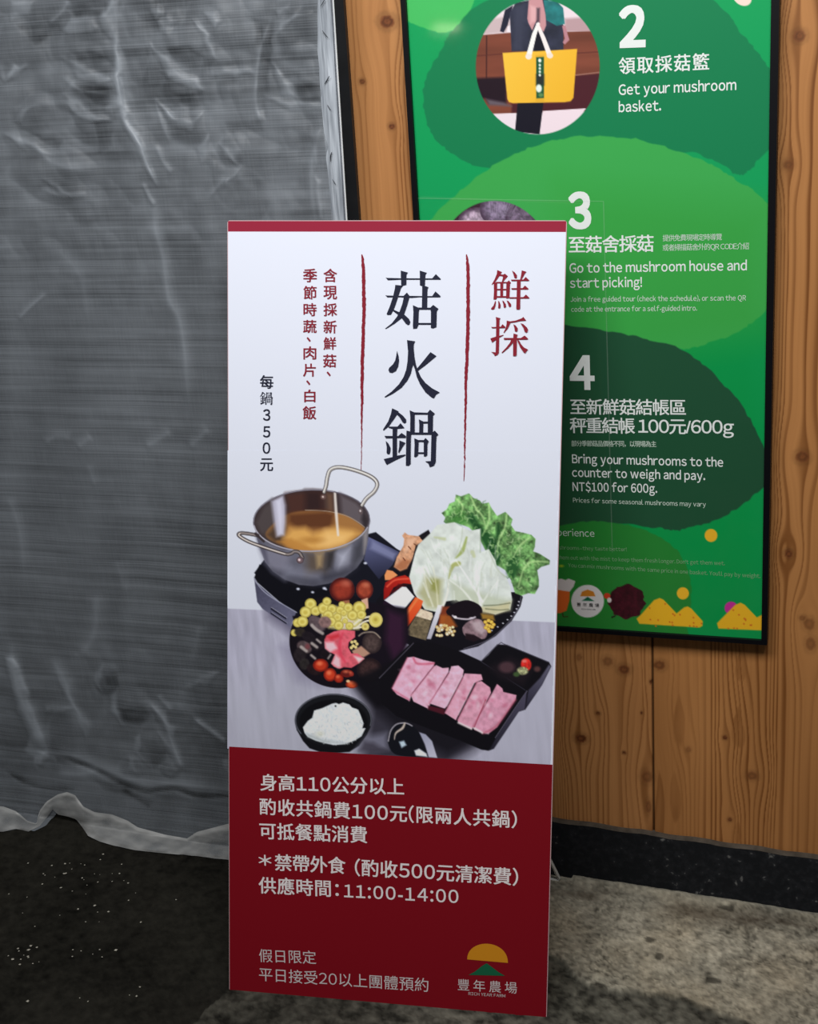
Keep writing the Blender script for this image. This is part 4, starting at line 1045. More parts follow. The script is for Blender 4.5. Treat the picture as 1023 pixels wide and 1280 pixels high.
# ------------------------------------------------------------------ framed green poster on the wall
PO = Plane((0, POSTER_Y - 0.006, 1), (0, -1, 0)); 
pc = POSTER.un(735, 400)
poster = empty('framed_poster', (float(pc[0]), WALL_Y, float(POSTER.un(735, 800)[2])), 'green mushroom picking guide poster in a thin black frame on the wooden wall', 'poster')
FR_F = Plane((0, WALL_Y - 0.034, 1), (0, -1, 0))      # front of the frame
PR = Plane((0, WALL_Y - 0.026, 1), (0, -1, 0))        # face of the print
def line_at(p0, p1, y): return p0[0] + (p1[0] - p0[0]) * (y - p0[1]) / (p1[1] - p0[1])
YT = -420
o_l = lambda y: line_at((500.6, 0), (514.8, 240), y); i_l = lambda y: line_at((507, 0), (521.3, 240), y)
o_r = lambda y: line_at((974.9, 0), (959.6, 783), y); i_r = lambda y: line_at((964.3, 0), (952.4, 783), y)
ob = lambda x: line_at((788.8, 695.5), (806.6, 958), x); ib = lambda x: line_at((784, 695.4), (800.8, 951), x)
def bl(fn, fb):
    y = 780.0
    for _ in range(6): x = fn(y); y = fb(x)
    return (x, y)
outer = [(o_l(YT), YT), (o_r(YT), YT), bl(o_r, ob), bl(o_l, ob)]
innr = [(i_l(YT + 8), YT + 8), (i_r(YT + 8), YT + 8), bl(i_r, ib), bl(i_l, ib)]
Of = [FR_F.un(*q) for q in outer]; If = [FR_F.un(*q) for q in innr]
back = np.array([0, 0.036, 0]); inb = np.array([0, 0.010, 0])
V = Of + If + [q + back for q in Of] + [q + inb for q in If]
Fc = []
for i in range(4):
    j = (i + 1) % 4
    Fc += [(i, j, 4 + j, 4 + i)[::-1], (i, 8 + i, 8 + j, j)[::-1], (4 + i, 4 + j, 12 + j, 12 + i)[::-1]]
Fc.append((8, 9, 10, 11))
mesh_obj('frame', V, Fc, mat_flat('black_anodised_frame', (0.003, 0.003, 0.0045), 0.45, 0.15), poster)
PG = np.array([1.15, 1.18, 1.15])
G_BG = (16, 148, 84)
A = Canvas(498, -64, 972, 806, 1.0, G_BG)
A.poly([(480, 430), (990, 380), (990, 830), (480, 830)], (0, 136, 62), soft=120, alpha=.7)
def rough(pts, amp=1.6, seed=1):
    q = catmull(pts, 10); d = np.roll(q, -1, 0) - np.roll(q, 1, 0); nn = np.stack([d[:, 1], -d[:, 0]], 1) / (np.linalg.norm(d, axis=1)[:, None] + 1e-9)
    k = np.arange(len(q)); return q + nn * (amp * (vnoise(k * .9, 0, seed) + .6 * vnoise(k * .35, 4, seed)))[:, None] * 1.6
A.poly(rough([(480, -80), (600, -80), (596, -20), (588, 14), (572, 34), (552, 41), (525, 33), (500, 22), (480, 20)], 1.0), (66, 176, 92), soft=1.5)
A.poly(rough([(566, 38), (600, 5), (660, -22), (760, -34), (850, -22), (905, 12), (930, 45), (952, 72), (975, 110), (985, 160), (955, 192), (938, 212), (922, 218), (905, 208), (860, 190), (800, 205), (660, 215), (605, 210), (575, 198), (548, 178), (533, 150), (529, 118), (536, 90), (552, 62)], 1.8, 5), (20, 118, 74), soft=1.5)
A.poly(rough([(490, 330), (540, 272), (580, 235), (620, 205), (660, 185), (700, 174), (745, 170), (800, 175), (850, 190), (890, 206), (920, 224), (950, 245), (985, 280), (990, 330), (960, 385), (930, 410), (890, 428), (855, 436), (820, 432), (760, 460), (600, 470), (500, 420)], 1.6, 9), (58, 158, 76), soft=1.5)
A.poly([(700, 230), (960, 260), (960, 420), (700, 460)], (50, 148, 58), soft=60, alpha=.55)
A.poly(rough([(600, 470), (640, 420), (690, 405), (750, 412), (800, 422), (840, 432), (875, 452), (910, 486), (935, 520), (955, 560), (962, 600), (940, 622), (915, 640), (880, 655), (850, 662), (820, 660), (760, 655), (690, 668), (600, 660), (570, 560)], 1.8, 13), (30, 74, 50), soft=1.5)
A.poly(rough([(560, 720), (640, 672), (690, 660), (730, 652), (765, 653), (805, 662), (838, 680), (855, 700), (864, 730), (860, 780), (840, 830), (600, 830)], 1.2, 17), (36, 122, 48), soft=1.5)
A.ell(928, -4, 13, 10, (246, 206, 196), rot=.7)
# photograph in the upper circle
cx0, cy0, rx0, ry0 = 672.5, 83.5, 77.5, 84.5
k1 = T_(590, 0, 6.0176)
keep_bg = A.C.copy()
A.poly([(580, -10), (770, -10), (770, 180), (580, 180)], (222, 204, 212))
A.poly(k1([(0, 170), (280, 120), (290, 240), (0, 270)]), (190, 168, 172), soft=4); A.poly(k1([(700, 140), (1000, 120), (1000, 240), (700, 240)]), (176, 144, 150), soft=4)
A.poly(k1([(0, 270), (300, 245), (690, 240), (1000, 232), (1000, 830), (0, 860)]), (112, 60, 46), soft=1.2, noise=.2, ns=.06, streak=0, seed=8)
A.poly(k1([(0, 590), (260, 580), (260, 780), (130, 780), (100, 740), (0, 740)]), (34, 20, 30), soft=4); A.poly(k1([(760, 570), (1000, 550), (1000, 830), (300, 850), (300, 780), (740, 770)]), (72, 30, 38), soft=3)
A.line(k1([(112, 270), (110, 590)]), 1.2, (50, 24, 26)); A.line(k1([(780, 565), (1000, 540)]), 1.4, (150, 104, 92)); A.line(k1([(40, 420), (240, 405)]), 1, (84, 40, 36)); A.line(k1([(790, 400), (960, 390)]), 1, (84, 40, 36))
A.poly(k1([(110, 745), (240, 770), (300, 800), (130, 790)]), (96, 84, 94), soft=4)
A.poly(k1([(150, 862), (345, 850), (330, 990), (200, 950)]), (226, 210, 220)); A.poly(k1([(535, 835), (860, 815), (760, 940), (515, 1020)]), (228, 208, 218))
A.poly(k1([(250, 75), (310, 40), (270, 190), (240, 245), (212, 235)]), (34, 34, 52)); A.poly(k1([(270, 200), (300, 180), (300, 245), (262, 240)]), (226, 214, 222))
A.poly(k1([(285, 100), (330, 20), (560, -20), (690, 190), (690, 380), (300, 385)]), (44, 46, 62), soft=1.2, noise=.3, ns=.08)
A.poly(k1([(330, 40), (400, 30), (380, 380), (310, 380)]), (60, 62, 80), soft=6, alpha=.7); A.poly(k1([(470, 200), (570, 300), (560, 400), (470, 410)]), (20, 20, 32), soft=3)
A.poly(k1([(345, 770), (540, 770), (510, 1010), (325, 990)]), (24, 22, 34), soft=1)
A.poly(k1([(540, 0), (640, 10), (688, 60), (700, 180), (640, 195), (560, 150)]), (36, 110, 112), soft=1.2, noise=.3, ns=.1)
A.poly(k1([(430, -10), (530, -10), (555, 110), (560, 190), (540, 240), (505, 200), (490, 150), (470, 190), (455, 230), (425, 170), (418, 140)]), (190, 136, 142), soft=1.2)
A.poly(k1([(440, 40), (500, 60), (480, 160), (440, 180)]), (216, 166, 170), soft=4, alpha=.8); A.poly(k1([(488, 60), (512, 60), (510, 170), (488, 170)]), (30, 26, 40), soft=3, alpha=.7)
A.poly(k1([(680, 195), (705, 190), (722, 260), (735, 300), (700, 335), (685, 320), (700, 290)]), (176, 122, 132))
bag = k1([(232, 398), (420, 388), (590, 380), (793, 368), (765, 735), (745, 760), (700, 768), (310, 776), (280, 768), (268, 745)])
A.poly(bag, (234, 184, 66), soft=1.2, grad=((620, 70), (730, 110), (226, 170, 44)))
A.poly(k1([(480, 415), (545, 412), (545, 768), (480, 770)]), (216, 164, 48), soft=2)
A.poly(k1([(484, 430), (543, 428), (543, 738), (486, 740)]), (34, 82, 54)); A.poly(k1([(486, 560), (543, 560), (543, 640), (486, 640)]), (40, 46, 44), soft=4)
for y in (455, 490, 515, 540, 565): A.ell(*k1([(512, y)])[0], 1.9 if y < 470 else 1.3, 1.6 if y > 470 else 2.4, (226, 234, 226), soft=1.2)
A.ell(*k1([(505, 665)])[0], 3.6, 5, (222, 228, 222), soft=1.5); A.ell(*k1([(520, 715)])[0], 3, 2.4, (90, 130, 80), soft=1.5)
A.line(k1([(500, 180), (470, 260), (428, 425)]), [4, 5.6, 6.6], (236, 228, 226), smooth=False); A.line(k1([(495, 185), (540, 290), (588, 420)]), [4, 5.4, 6.2], (230, 220, 220), smooth=False)
A.ell(*k1([(428, 425)])[0], 4, 3.6, (228, 214, 206)); A.ell(*k1([(588, 418)])[0], 4, 3.4, (228, 210, 196))
rr = np.sqrt(((A.X - cx0) / rx0) ** 2 + ((A.Y - cy0) / ry0) ** 2); mk = np.clip(.5 + (1 - rr) * 78, 0, 1)[..., None]
A.C = A.C * mk + keep_bg * (1 - mk)
# photograph in the lower circle, mostly behind the standing sign
keep_bg = A.C.copy()
A.poly([(530, 240), (710, 240), (710, 430), (530, 430)], (56, 36, 50))
for x, y, rx, ry, c_ in [(596, 276, 22, 16, (172, 150, 172)), (622, 262, 22, 20, (120, 104, 130)), (650, 275, 18, 20, (108, 92, 114)), (612, 300, 30, 16, (150, 128, 150)), (660, 300, 22, 18, (170, 140, 152)), (590, 320, 26, 22, (130, 108, 132)), (640, 340, 32, 26, (150, 120, 140))]:
    A.ell(x, y, rx, ry, c_, rim=(70, 52, 72), noise=.5, ns=.3)
for k in range(12): A.line([(612 + k * 3.2, 252 + rs.rand() * 4), (614 + k * 2.2, 270)], .9, (160, 146, 172), alpha=.6)
rr = np.sqrt(((A.X - 618.5) / 72) ** 2 + ((A.Y - 333) / 82) ** 2); mk = np.clip(.5 + (1 - rr) * 72, 0, 1)[..., None]
A.C = A.C * mk + keep_bg * (1 - mk)
# lower ornaments
ob_ = T_(690, 700, 3.789)
A.poly(ob_([(-30, 150), (10, 138), (60, 140), (85, 150), (84, 190), (70, 240), (40, 252), (0, 250), (-30, 240)]), (214, 98, 40), smooth=False); A.poly(ob_([(-30, 100), (20, 95), (45, 88), (65, 95), (80, 88), (112, 100), (104, 125), (85, 150), (20, 140), (-30, 150)]), (206, 196, 196))
A.line(ob_([(52, 252), (55, 268), (75, 268)]), 1.2, (60, 30, 20))
A.ell(734.9, 751.5, 20.4, 20.4, (212, 206, 208))
A.poly(ob_([(135, 172), (143, 150), (170, 140), (198, 150), (207, 172)]), (196, 120, 40)); A.poly(ob_([(143, 193), (170, 174), (202, 195)]), (20, 96, 66))
fur = [(784 + (22.4 + 1.3 * math.sin(9 * q) + .8 * math.sin(17 * q)) * math.cos(q), 752 + (21.2 + 1.2 * math.sin(8 * q + 1)) * math.sin(q)) for q in np.linspace(0, 6.283, 90)[:-1]]
A.poly(fur, (58, 14, 26), noise=.35, ns=.25); A.line(ob_([(300, 265), (285, 272)]), 1.8, (30, 18, 20))
A.ell(*ob_([(262, 170)])[0], 4.2, 3.6, (196, 60, 36)); A.ell(*ob_([(273, 190)])[0], 2.8, 3.2, (206, 196, 196))
m1 = ob_([(402, 278), (420, 262), (485, 190), (512, 180), (530, 188), (592, 253), (628, 224), (645, 220), (662, 230), (716, 290), (714, 312), (700, 320), (415, 302)])
m2 = ob_([(783, 300), (800, 282), (870, 212), (895, 202), (915, 212), (972, 272), (1000, 258), (1010, 334), (790, 325)])
A.ell(*ob_([(850, 228)])[0], 8.2, 8.2, (186, 44, 140))
for q in (m1, m2): A.poly(q, (222, 168, 34), soft=1.3)
for k in range(46):
    q = (m1, m2)[k % 2]; x = rs.uniform(min(a_[0] for a_ in q), max(a_[0] for a_ in q)); y = rs.uniform(750, 786)
    if inside(np.array([x]), np.array([y - 3]), np.array(q))[0]: A.ell(x, y, 1.1, 1.1, (196, 104, 30), soft=.8)
A.ell(889.2, 669.3, 7.9, 8.1, (226, 170, 40)); A.ell(854, 741.7, 7.5, 7.6, (226, 170, 40))
A.ell(702, 707.5, 3, 1.6, (150, 176, 40), soft=2)
m_post = mat_paint('poster_print', rough=0.35, spec=0.25, coat=0.75, coat_rough=0.05)
def keep_post(x, y):
    return (x > i_l(y) - 2.5) & (x < i_r(y) + 2.5) & (y < ib(x) + 2.5)
A.build('printed_artwork', PR, 0.0, m_post, poster, PG, keep=keep_post)
m_green = mat_flat('poster_green_print', tuple(lin(G_BG) * PG), 0.35, 0.25)
top = [PR.un(i_l(-63) - 2, -63), PR.un(i_r(-63) + 2, -63), PR.un(i_r(YT) + 1, YT), PR.un(i_l(YT) - 1, YT)]
mesh_obj('upper_print', top, [(0, 1, 2, 3)], m_green, poster)
m_ptxt = mat_flat('white_poster_ink', (0.78, 0.82, 0.80), 0.35, 0.3)
PL = 0.0005
lettering('step_numeral', poster, m_ptxt, PR, PL, [('2', (773.9, 58), (807.5, 56.8), 48, .03), ('3', (711.5, 284.6), (740, 283.6), 42, .03), ('4', (713, 485.6), (744, 486), 40.4, .022)], label='bold white step numeral')
lettering('heading_line', poster, m_ptxt, PR, PL, [('領取採菇籃', (773.9, 92.8), (887, 87), 20.2, .018), ('至菇舍採菇', (711.5, 316), (817.6, 314.4), 20.2, .018), ('至新鮮菇結帳區', (713.6, 517.8), (858, 519), 19.0, .014), ('秤重結帳 100元/600g', (713, 541), (917.8, 543.4), 19.0, .016)], label='white picking step heading')
lettering('english_line', poster, m_ptxt, PR, PL, [('Get your mushroom', (773.9, 118.6), (920.8, 112.2), 12.6, .0195), ('basket.', (773.9, 140), (826.8, 138), 12.6, .0195),
    ('Go to the mushroom house and', (712.4, 340.9), (934, 337.6), 11.6, .0195), ('start picking!', (713, 359.6), (803, 358.4), 11.6, .0195),
    ('Bring your mushrooms to the', (715.6, 578.6), (904.4, 583.2), 10.6, .0195), ('counter to weigh and pay.', (715.6, 595.6), (882, 600), 10.6, .0195), ('NT$100 for 600g.', (716.3, 613.4), (822, 616), 10.6, .0195)])
m_small = mat_flat('pale_green_ink', (0.60, 0.72, 0.62), 0.35, 0.3)
lettering('small_print_line', poster, m_small, PR, PL, [('提供免費現場定時導覽', (828.8, 301.6), (903, 300), 8.0, .0, 2), ('或者掃描菇舍外的QR CODE介紹', (828.8, 313.6), (936.6, 311.6), 8.2, .0, 2),
    ('Join a free guided tour (check the schedule), or scan the QR', (713.6, 377.2), (933, 375.4), 6.2, .008, 2), ('code at the entrance for a self-guided intro.', (714.4, 389.7), (871.8, 388.2), 6.2, .008, 2),
    ('部分季節菇品價格不同，以現場為主', (714.8, 557.8), (821, 558.6), 7.2, .0, 2), ('Prices for some seasonal mushrooms may vary', (716.8, 627.8), (882.8, 633.3), 5.6, .004, 2), ('Experience', (684.5, 669.2), (743.6, 671), 8.6, .004, 2)])
m_faint = mat_flat('faint_green_ink', (0.22, 0.42, 0.22), 0.35, 0.3)
lettering('faint_print_line', poster, m_faint, PR, PL, [('mushrooms--they taste better!', (691, 686.4), (783.7, 689), 4.6, .0, 2), ('them out with the mist to keep them fresh longer. Don\'t get them wet.', (697, 698.8), (906.4, 706.4), 4.8, .0, 2), ('You can mix mushrooms with the same price in one basket. You\'ll pay by weight.', (710.6, 708.6), (951, 722.4), 4.8, .0, 2)])
lettering('farm_name_line', poster, m_black, PR, PL, [('豐年農場', (721.5, 757.8), (749.5, 759.2), 4.8, .0, 2), ('RICH YEAR FARM', (727.5, 762), (745, 762.8), 1.6, .0, 2)], label='small black farm name')

m_pale_line = bpy.data.materials.new('pale_corner_line'); m_pale_line.use_nodes = True; nt = m_pale_line.node_tree
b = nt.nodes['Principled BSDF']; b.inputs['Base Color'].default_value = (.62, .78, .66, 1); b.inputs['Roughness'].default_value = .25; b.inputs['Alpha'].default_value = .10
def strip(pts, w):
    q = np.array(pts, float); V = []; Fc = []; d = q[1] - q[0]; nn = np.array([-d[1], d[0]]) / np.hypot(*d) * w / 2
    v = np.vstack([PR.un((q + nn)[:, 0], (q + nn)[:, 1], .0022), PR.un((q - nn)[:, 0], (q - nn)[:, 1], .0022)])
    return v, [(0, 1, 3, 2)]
v, f = join([strip([(523, 247.6), (755, 251.5)], 1.1), strip([(755, 251.5), (766, 690)], 1.3)])  # two faint pale strips meeting in an L just above the print
mesh_obj('pale_corner_line', v, f, m_pale_line, poster, label='faint pale L-shaped line over the poster')

# ------------------------------------------------------------------ translucent curtain in the doorway
cb = CURT.un(250, 1060)
curtain = empty('door_curtain', (float(cb[0]) - 0.2, CURTAIN_Y, float(floor_z(-1.5))), 'crumpled grey translucent mesh curtain hanging in the doorway left of the signs', 'curtain')
BOT = [(-60, 1040), (4, 1040), (20, 1036), (36, 1040), (50, 1033), (60, 1020), (66, 1011.5), (72, 1018), (86, 1021), (95, 1024), (103, 1034), (110, 1045), (125, 1052), (142, 1057), (170, 1063), (215, 1067.5), (250, 1071), (284, 1075), (330, 1080), (480, 1098)]
RIDGE = [  # path, half width, height (towards the viewer is positive)
    ([(145, 30), (146, 90), (150, 130), (158, 158), (172, 178), (181, 200), (190, 220), (197, 234)], 3.2, .0075),
    ([(150, 60), (150, 130), (165, 165), (185, 215)], 10, .008),
    ([(192, 240), (194, 285), (204, 322), (211, 373), (224, 399), (232, 450), (236, 520)], 6.5, .0080),
    ([(193, 120), (201, 150), (214, 180)], 3.0, .005), ([(194, 180), (204, 202), (216, 218)], 3.0, .005), ([(178, 228), (186, 246), (194, 258)], 2.4, .006),
    ([(22, 400), (36, 385), (58, 366)], 3, .006), ([(70, 310), (100, 345), (110, 400)], 6, .003),
    ([(14, 800), (16, 848), (31, 888), (45, 914), (55, 939)], 8, .016), ([(55, 939), (48, 958)], 6, .010),
    ([(62, 820), (80, 850), (92, 885), (108, 918)], 7, .008), ([(120, 740), (118, 790), (100, 820)], 9, .006),
    ([(186, 878), (205, 900), (214, 925), (228, 962)], 3.6, .008), ([(242, 898), (262, 914), (284, 930)], 3.2, .008), ([(196, 868), (216, 890)], 3.0, .006),
    ([(58, 947), (80, 948), (93, 952), (120, 963), (150, 978), (181, 990), (200, 988), (221, 987), (247, 995), (284, 996), (340, 1000)], 2.6, -.016),
    ([(60, 940), (93, 945), (133, 962), (181, 980), (221, 980), (284, 988)], 6.0, .010),
    ([(4, 962), (37, 980), (65, 986), (93, 986)], 2.8, -.010), ([(70, 965), (100, 968), (125, 962)], 5, .008), ([(150, 985), (175, 1000), (190, 1010)], 5, -.008),
    ([(340, 20), (326, 60), (320, 110), (322, 140), (328, 155)], 3.6, .006), ([(326, 30), (330, 80)], 3, -.004), ([(262, 90), (275, 88), (320, 86)], 2.8, .004), ([(393, 180), (389, 220), (392, 268)], 4, .005),
    ([(258, 250), (280, 225), (284, 235)], 3, .004), ([(4, 165), (40, 180), (70, 205), (120, 215)], 5, .005), ([(50, 235), (80, 245), (110, 242)], 3.4, .005), ([(0, 100), (12, 92), (20, 80)], 4, .006),
    ([(78, 95), (100, 112), (140, 118)], 3.4, .005), ([(80, 125), (105, 148), (142, 150)], 3.4, .005), ([(60, 30), (78, 14), (85, 0)], 4, .006), ([(125, 22), (138, 8), (140, -10)], 4, .006),
    ([(55, 555), (70, 545), (90, 548)], 5, .004), ([(95, 560), (115, 545)], 5, .004), ([(180, 560), (215, 538)], 6, .005), ([(235, 560), (262, 535)], 6, .005), ([(110, 580), (120, 610)], 4, .003),
    ([(10, 620), (24, 660), (30, 720)], 6, .004), ([(145, 700), (160, 745)], 6, .003), ([(250, 780), (240, 830)], 8, .004)]
BULGE = [(109, 57, 33, 36, -.010), (116, 113, 28, 21, -.008), (118, 160, 30, 28, -.006), (233, 52, 36, 34, -.009), (228, 112, 29, 24, -.008), (238, 160, 34, 26, -.006), (373, 47, 30, 38, -.008), (385, 110, 28, 22, -.006), (292, 108, 26, 22, -.006), (290, 190, 20, 22, -.006),
         (30, 60, 40, 40, -.008), (30, 140, 44, 34, -.006), (105, -20, 30, 36, -.009), (178, 20, 26, 40, .006), (282, 30, 30, 30, .005), (330, 200, 40, 40, .004), (60, 215, 50, 26, -.005),
         (167, 886, 26, 24, .010), (192, 936, 24, 23, .010), (136, 850, 18, 20, .009), (262, 870, 34, 30, .007), (168, 958, 22, 14, .007), (215, 962, 16, 12, .007), (20, 920, 34, 30, .007), (80, 920, 22, 34, .007), (110, 870, 26, 32, .006), (225, 900, 20, 26, .005)]
def facets(ox, oy, s, L): return [[(ox + x / s, oy + y / s) for x, y in q] for q in L]
LIT_FACETS = facets(0, 0, 4.573, [[(355,170),(400,110),(520,100),(565,150),(520,190),(400,190)], [(360,330),(420,340),(500,400),(610,430),(640,460),(560,480),(440,440)], [(370,540),(430,560),(520,640),(640,690),(500,690),(420,640)],
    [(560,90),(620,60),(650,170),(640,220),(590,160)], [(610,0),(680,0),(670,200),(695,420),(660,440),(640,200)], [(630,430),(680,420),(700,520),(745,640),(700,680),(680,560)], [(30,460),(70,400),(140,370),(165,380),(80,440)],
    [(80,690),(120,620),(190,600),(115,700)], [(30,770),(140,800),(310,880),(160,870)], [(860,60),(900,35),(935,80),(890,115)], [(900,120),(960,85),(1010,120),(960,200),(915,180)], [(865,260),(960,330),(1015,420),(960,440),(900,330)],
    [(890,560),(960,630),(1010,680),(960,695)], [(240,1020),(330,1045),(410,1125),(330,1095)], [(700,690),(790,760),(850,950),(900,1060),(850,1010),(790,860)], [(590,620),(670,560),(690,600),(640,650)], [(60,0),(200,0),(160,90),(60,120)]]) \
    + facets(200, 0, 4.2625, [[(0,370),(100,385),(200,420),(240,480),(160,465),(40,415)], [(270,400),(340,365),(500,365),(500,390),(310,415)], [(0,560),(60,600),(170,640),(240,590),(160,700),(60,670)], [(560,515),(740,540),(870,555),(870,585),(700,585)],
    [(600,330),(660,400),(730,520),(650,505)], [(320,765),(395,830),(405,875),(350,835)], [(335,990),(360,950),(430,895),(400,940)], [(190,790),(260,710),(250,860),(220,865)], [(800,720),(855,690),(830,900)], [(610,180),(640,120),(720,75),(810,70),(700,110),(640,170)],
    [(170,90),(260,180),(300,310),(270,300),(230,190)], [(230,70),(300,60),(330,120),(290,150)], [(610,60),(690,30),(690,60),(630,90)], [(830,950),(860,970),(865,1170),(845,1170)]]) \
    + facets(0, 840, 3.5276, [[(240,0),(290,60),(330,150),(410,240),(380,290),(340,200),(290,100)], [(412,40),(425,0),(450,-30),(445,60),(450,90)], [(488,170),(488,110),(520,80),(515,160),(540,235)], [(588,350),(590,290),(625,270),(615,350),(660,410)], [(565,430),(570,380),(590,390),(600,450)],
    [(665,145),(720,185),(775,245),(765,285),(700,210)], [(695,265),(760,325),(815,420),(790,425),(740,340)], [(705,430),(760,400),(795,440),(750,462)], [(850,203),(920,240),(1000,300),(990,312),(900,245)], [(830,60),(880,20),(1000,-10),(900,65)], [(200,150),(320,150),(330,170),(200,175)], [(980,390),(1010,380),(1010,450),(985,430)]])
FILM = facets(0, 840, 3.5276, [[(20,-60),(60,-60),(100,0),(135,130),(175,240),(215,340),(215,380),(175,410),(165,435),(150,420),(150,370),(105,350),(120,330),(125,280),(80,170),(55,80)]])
SHADED_FACETS = facets(0, 0, 4.573, [[(400,300),(540,290),(650,340),(640,430),(520,400)], [(420,480),(640,500),(665,540),(600,625),(500,560)], [(380,50),(600,45),(560,100),(420,95)], [(90,140),(340,120),(360,180),(200,260)], [(705,280),(860,270),(850,480),(720,480)], [(120,740),(360,810),(340,865)], [(540,690),(650,690),(640,840),(560,880)], [(20,350),(70,380),(40,440),(20,440)]]) \
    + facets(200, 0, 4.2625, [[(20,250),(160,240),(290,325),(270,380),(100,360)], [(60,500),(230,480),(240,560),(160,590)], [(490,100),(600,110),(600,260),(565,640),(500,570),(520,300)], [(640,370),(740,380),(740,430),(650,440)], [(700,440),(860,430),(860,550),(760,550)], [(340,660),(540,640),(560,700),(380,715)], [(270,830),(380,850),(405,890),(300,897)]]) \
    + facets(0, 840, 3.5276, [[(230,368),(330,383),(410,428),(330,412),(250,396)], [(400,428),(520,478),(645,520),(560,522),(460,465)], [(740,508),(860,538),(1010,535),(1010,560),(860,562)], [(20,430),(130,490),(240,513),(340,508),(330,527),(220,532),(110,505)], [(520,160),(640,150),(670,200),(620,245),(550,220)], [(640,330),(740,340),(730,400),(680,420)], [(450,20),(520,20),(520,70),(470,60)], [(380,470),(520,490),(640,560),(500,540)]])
def curtain_disp(px, py):
    """relief of the cloth towards the viewer, and its opacity: gathered folds plus painted fold light and shade"""
    D = np.zeros(px.shape); G = np.zeros(px.shape)
    for (x, y, rx, ry, h) in BULGE:
        wx = px + 5 * vnoise(px / 14, py / 14, 61); wy = py + 5 * vnoise(px / 14, py / 14, 63)
        r = np.sqrt(((wx - x) / rx) ** 2 + ((wy - y) / ry) ** 2)
        D += abs(h) * 0.62 * (1 - sstep(.35, 1.08, r))
        an = ((wx - x) / rx * -.6 + (wy - y) / ry * .45)
        G += .07 * np.exp(-((r - .95) / .12) ** 2) * sstep(-.5, .8, an) - .05 * (1 - sstep(.5, 1., r))
    for pts, wd, h in RIDGE:
        q = catmull(pts, 4, False) if len(pts) > 2 else np.array(pts, float)
        a_ = q.min(0) - wd * 4; b_ = q.max(0) + wd * 4
        w = (px > a_[0]) & (px < b_[0]) & (py > a_[1]) & (py < b_[1])
        if not w.any(): continue
        d, t = seg_dist(px[w], py[w], q)
        tn = t / (len(q) - 1)
        fade = sstep(0, .2, tn) * (1 - sstep(.8, 1, tn))
        D[w] += h * .42 * np.exp(-(d / (wd * 1.25)) ** 2) * fade
        G[w] += (.24 if h > 0 else -.16) * min(1.2, abs(h) / .007) * (.65 * np.exp(-(d / (wd * 1.3)) ** 2) + .5 * np.exp(-(d / (wd * .4)) ** 2)) * (.1 + .9 * fade)
    wx = px + 3.5 * vnoise(px / 11, py / 11, 64); wy = py + 3.5 * vnoise(px / 11, py / 11, 65)
    for L, g, hh in ((LIT_FACETS, .23, .0030), (FILM, .36, .004), (SHADED_FACETS, -.15, -.0016)):  # light and shade of the folds painted as net opacity; film is doubled net
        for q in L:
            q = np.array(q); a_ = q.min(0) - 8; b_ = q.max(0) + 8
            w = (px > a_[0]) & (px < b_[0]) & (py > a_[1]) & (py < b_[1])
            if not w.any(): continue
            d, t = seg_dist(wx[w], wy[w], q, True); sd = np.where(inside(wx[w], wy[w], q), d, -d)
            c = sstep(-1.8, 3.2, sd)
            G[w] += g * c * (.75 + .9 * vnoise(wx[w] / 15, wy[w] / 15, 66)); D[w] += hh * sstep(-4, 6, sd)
    up = 1 - sstep(230, 420, py); lowz = sstep(740, 900, py)
    D += (0.005 * up + .003 + .004 * lowz) * fbm(px / 46, py / 56, 91, 3) + .008 * fbm(px / 120, py / 400, 95, 2)
    qx = px + 16 * fbm(px / 60, py / 60, 81, 2); qy = py + 16 * fbm(px / 60, py / 60, 83, 2)
    n_ = vnoise(qx / 34 + qy / 110, qy / 46 - qx / 120, 85); m_ = vnoise(qx / 20 - qy / 60, qy / 30, 87)
    crease = np.clip(1 - np.abs(n_) * 7, 0, 1) ** 2; crease2 = np.clip(1 - np.abs(m_) * 6, 0, 1) ** 2
    zone = up * .8 + lowz * .55 + .10
    D += zone * (.010 * np.abs(n_) + .005 * np.abs(m_))
    G += zone * (.05 * crease * sstep(-.3, .4, vnoise(px / 50, py / 50, 89)) + .03 * crease2 * sstep(-.1, .4, vnoise(px / 44, py / 40, 90)))
    G += (.12 * up + .06 + .07 * lowz) * fbm(px / 38, py / 44, 93, 3) + .12 * fbm(px / 30, py / 300, 94, 2)
    return D, G
def drape(PX, PY, low, D):
    """hang at the curtain's depth, swing forward to where the hem rests on the floor"""
    gy = np.minimum(FLOOR.un(PX, PY)[..., 1], CURTAIN_Y)
    d = rays(PX, PY)
    Y = CURTAIN_Y * (1 - low) + gy * low - D
    P = CAM + d * (Y / d[..., 1])[..., None]
    P[..., 2] = np.maximum(P[..., 2], floor_z(P[..., 0]) + .003)
    return P
def curtain_sheet():
    nx, ny = 340, 680
    px0 = np.linspace(-60, 416, nx); tt = np.linspace(0, 1, ny)
    PX = np.tile(px0, (ny, 1)); yb = interpx(BOT, px0)
    PY = -330 + (yb[None, :] + 330) * tt[:, None]
    # right edge follows the stiff side hem
    sh = np.interp(PY, [0, 60, 140, 200, 275, 1100], [403, 404, 409, 413, 419, 452]) - 416
    PX = PX + sh * (PX + 60) / 476
    low = sstep(0.80, 1.0, tt)[:, None]
    D, G = curtain_disp(PX, PY)
    P = drape(PX, PY, low, D * (1 - .6 * low))
    return P, G
P, GA = curtain_sheet()
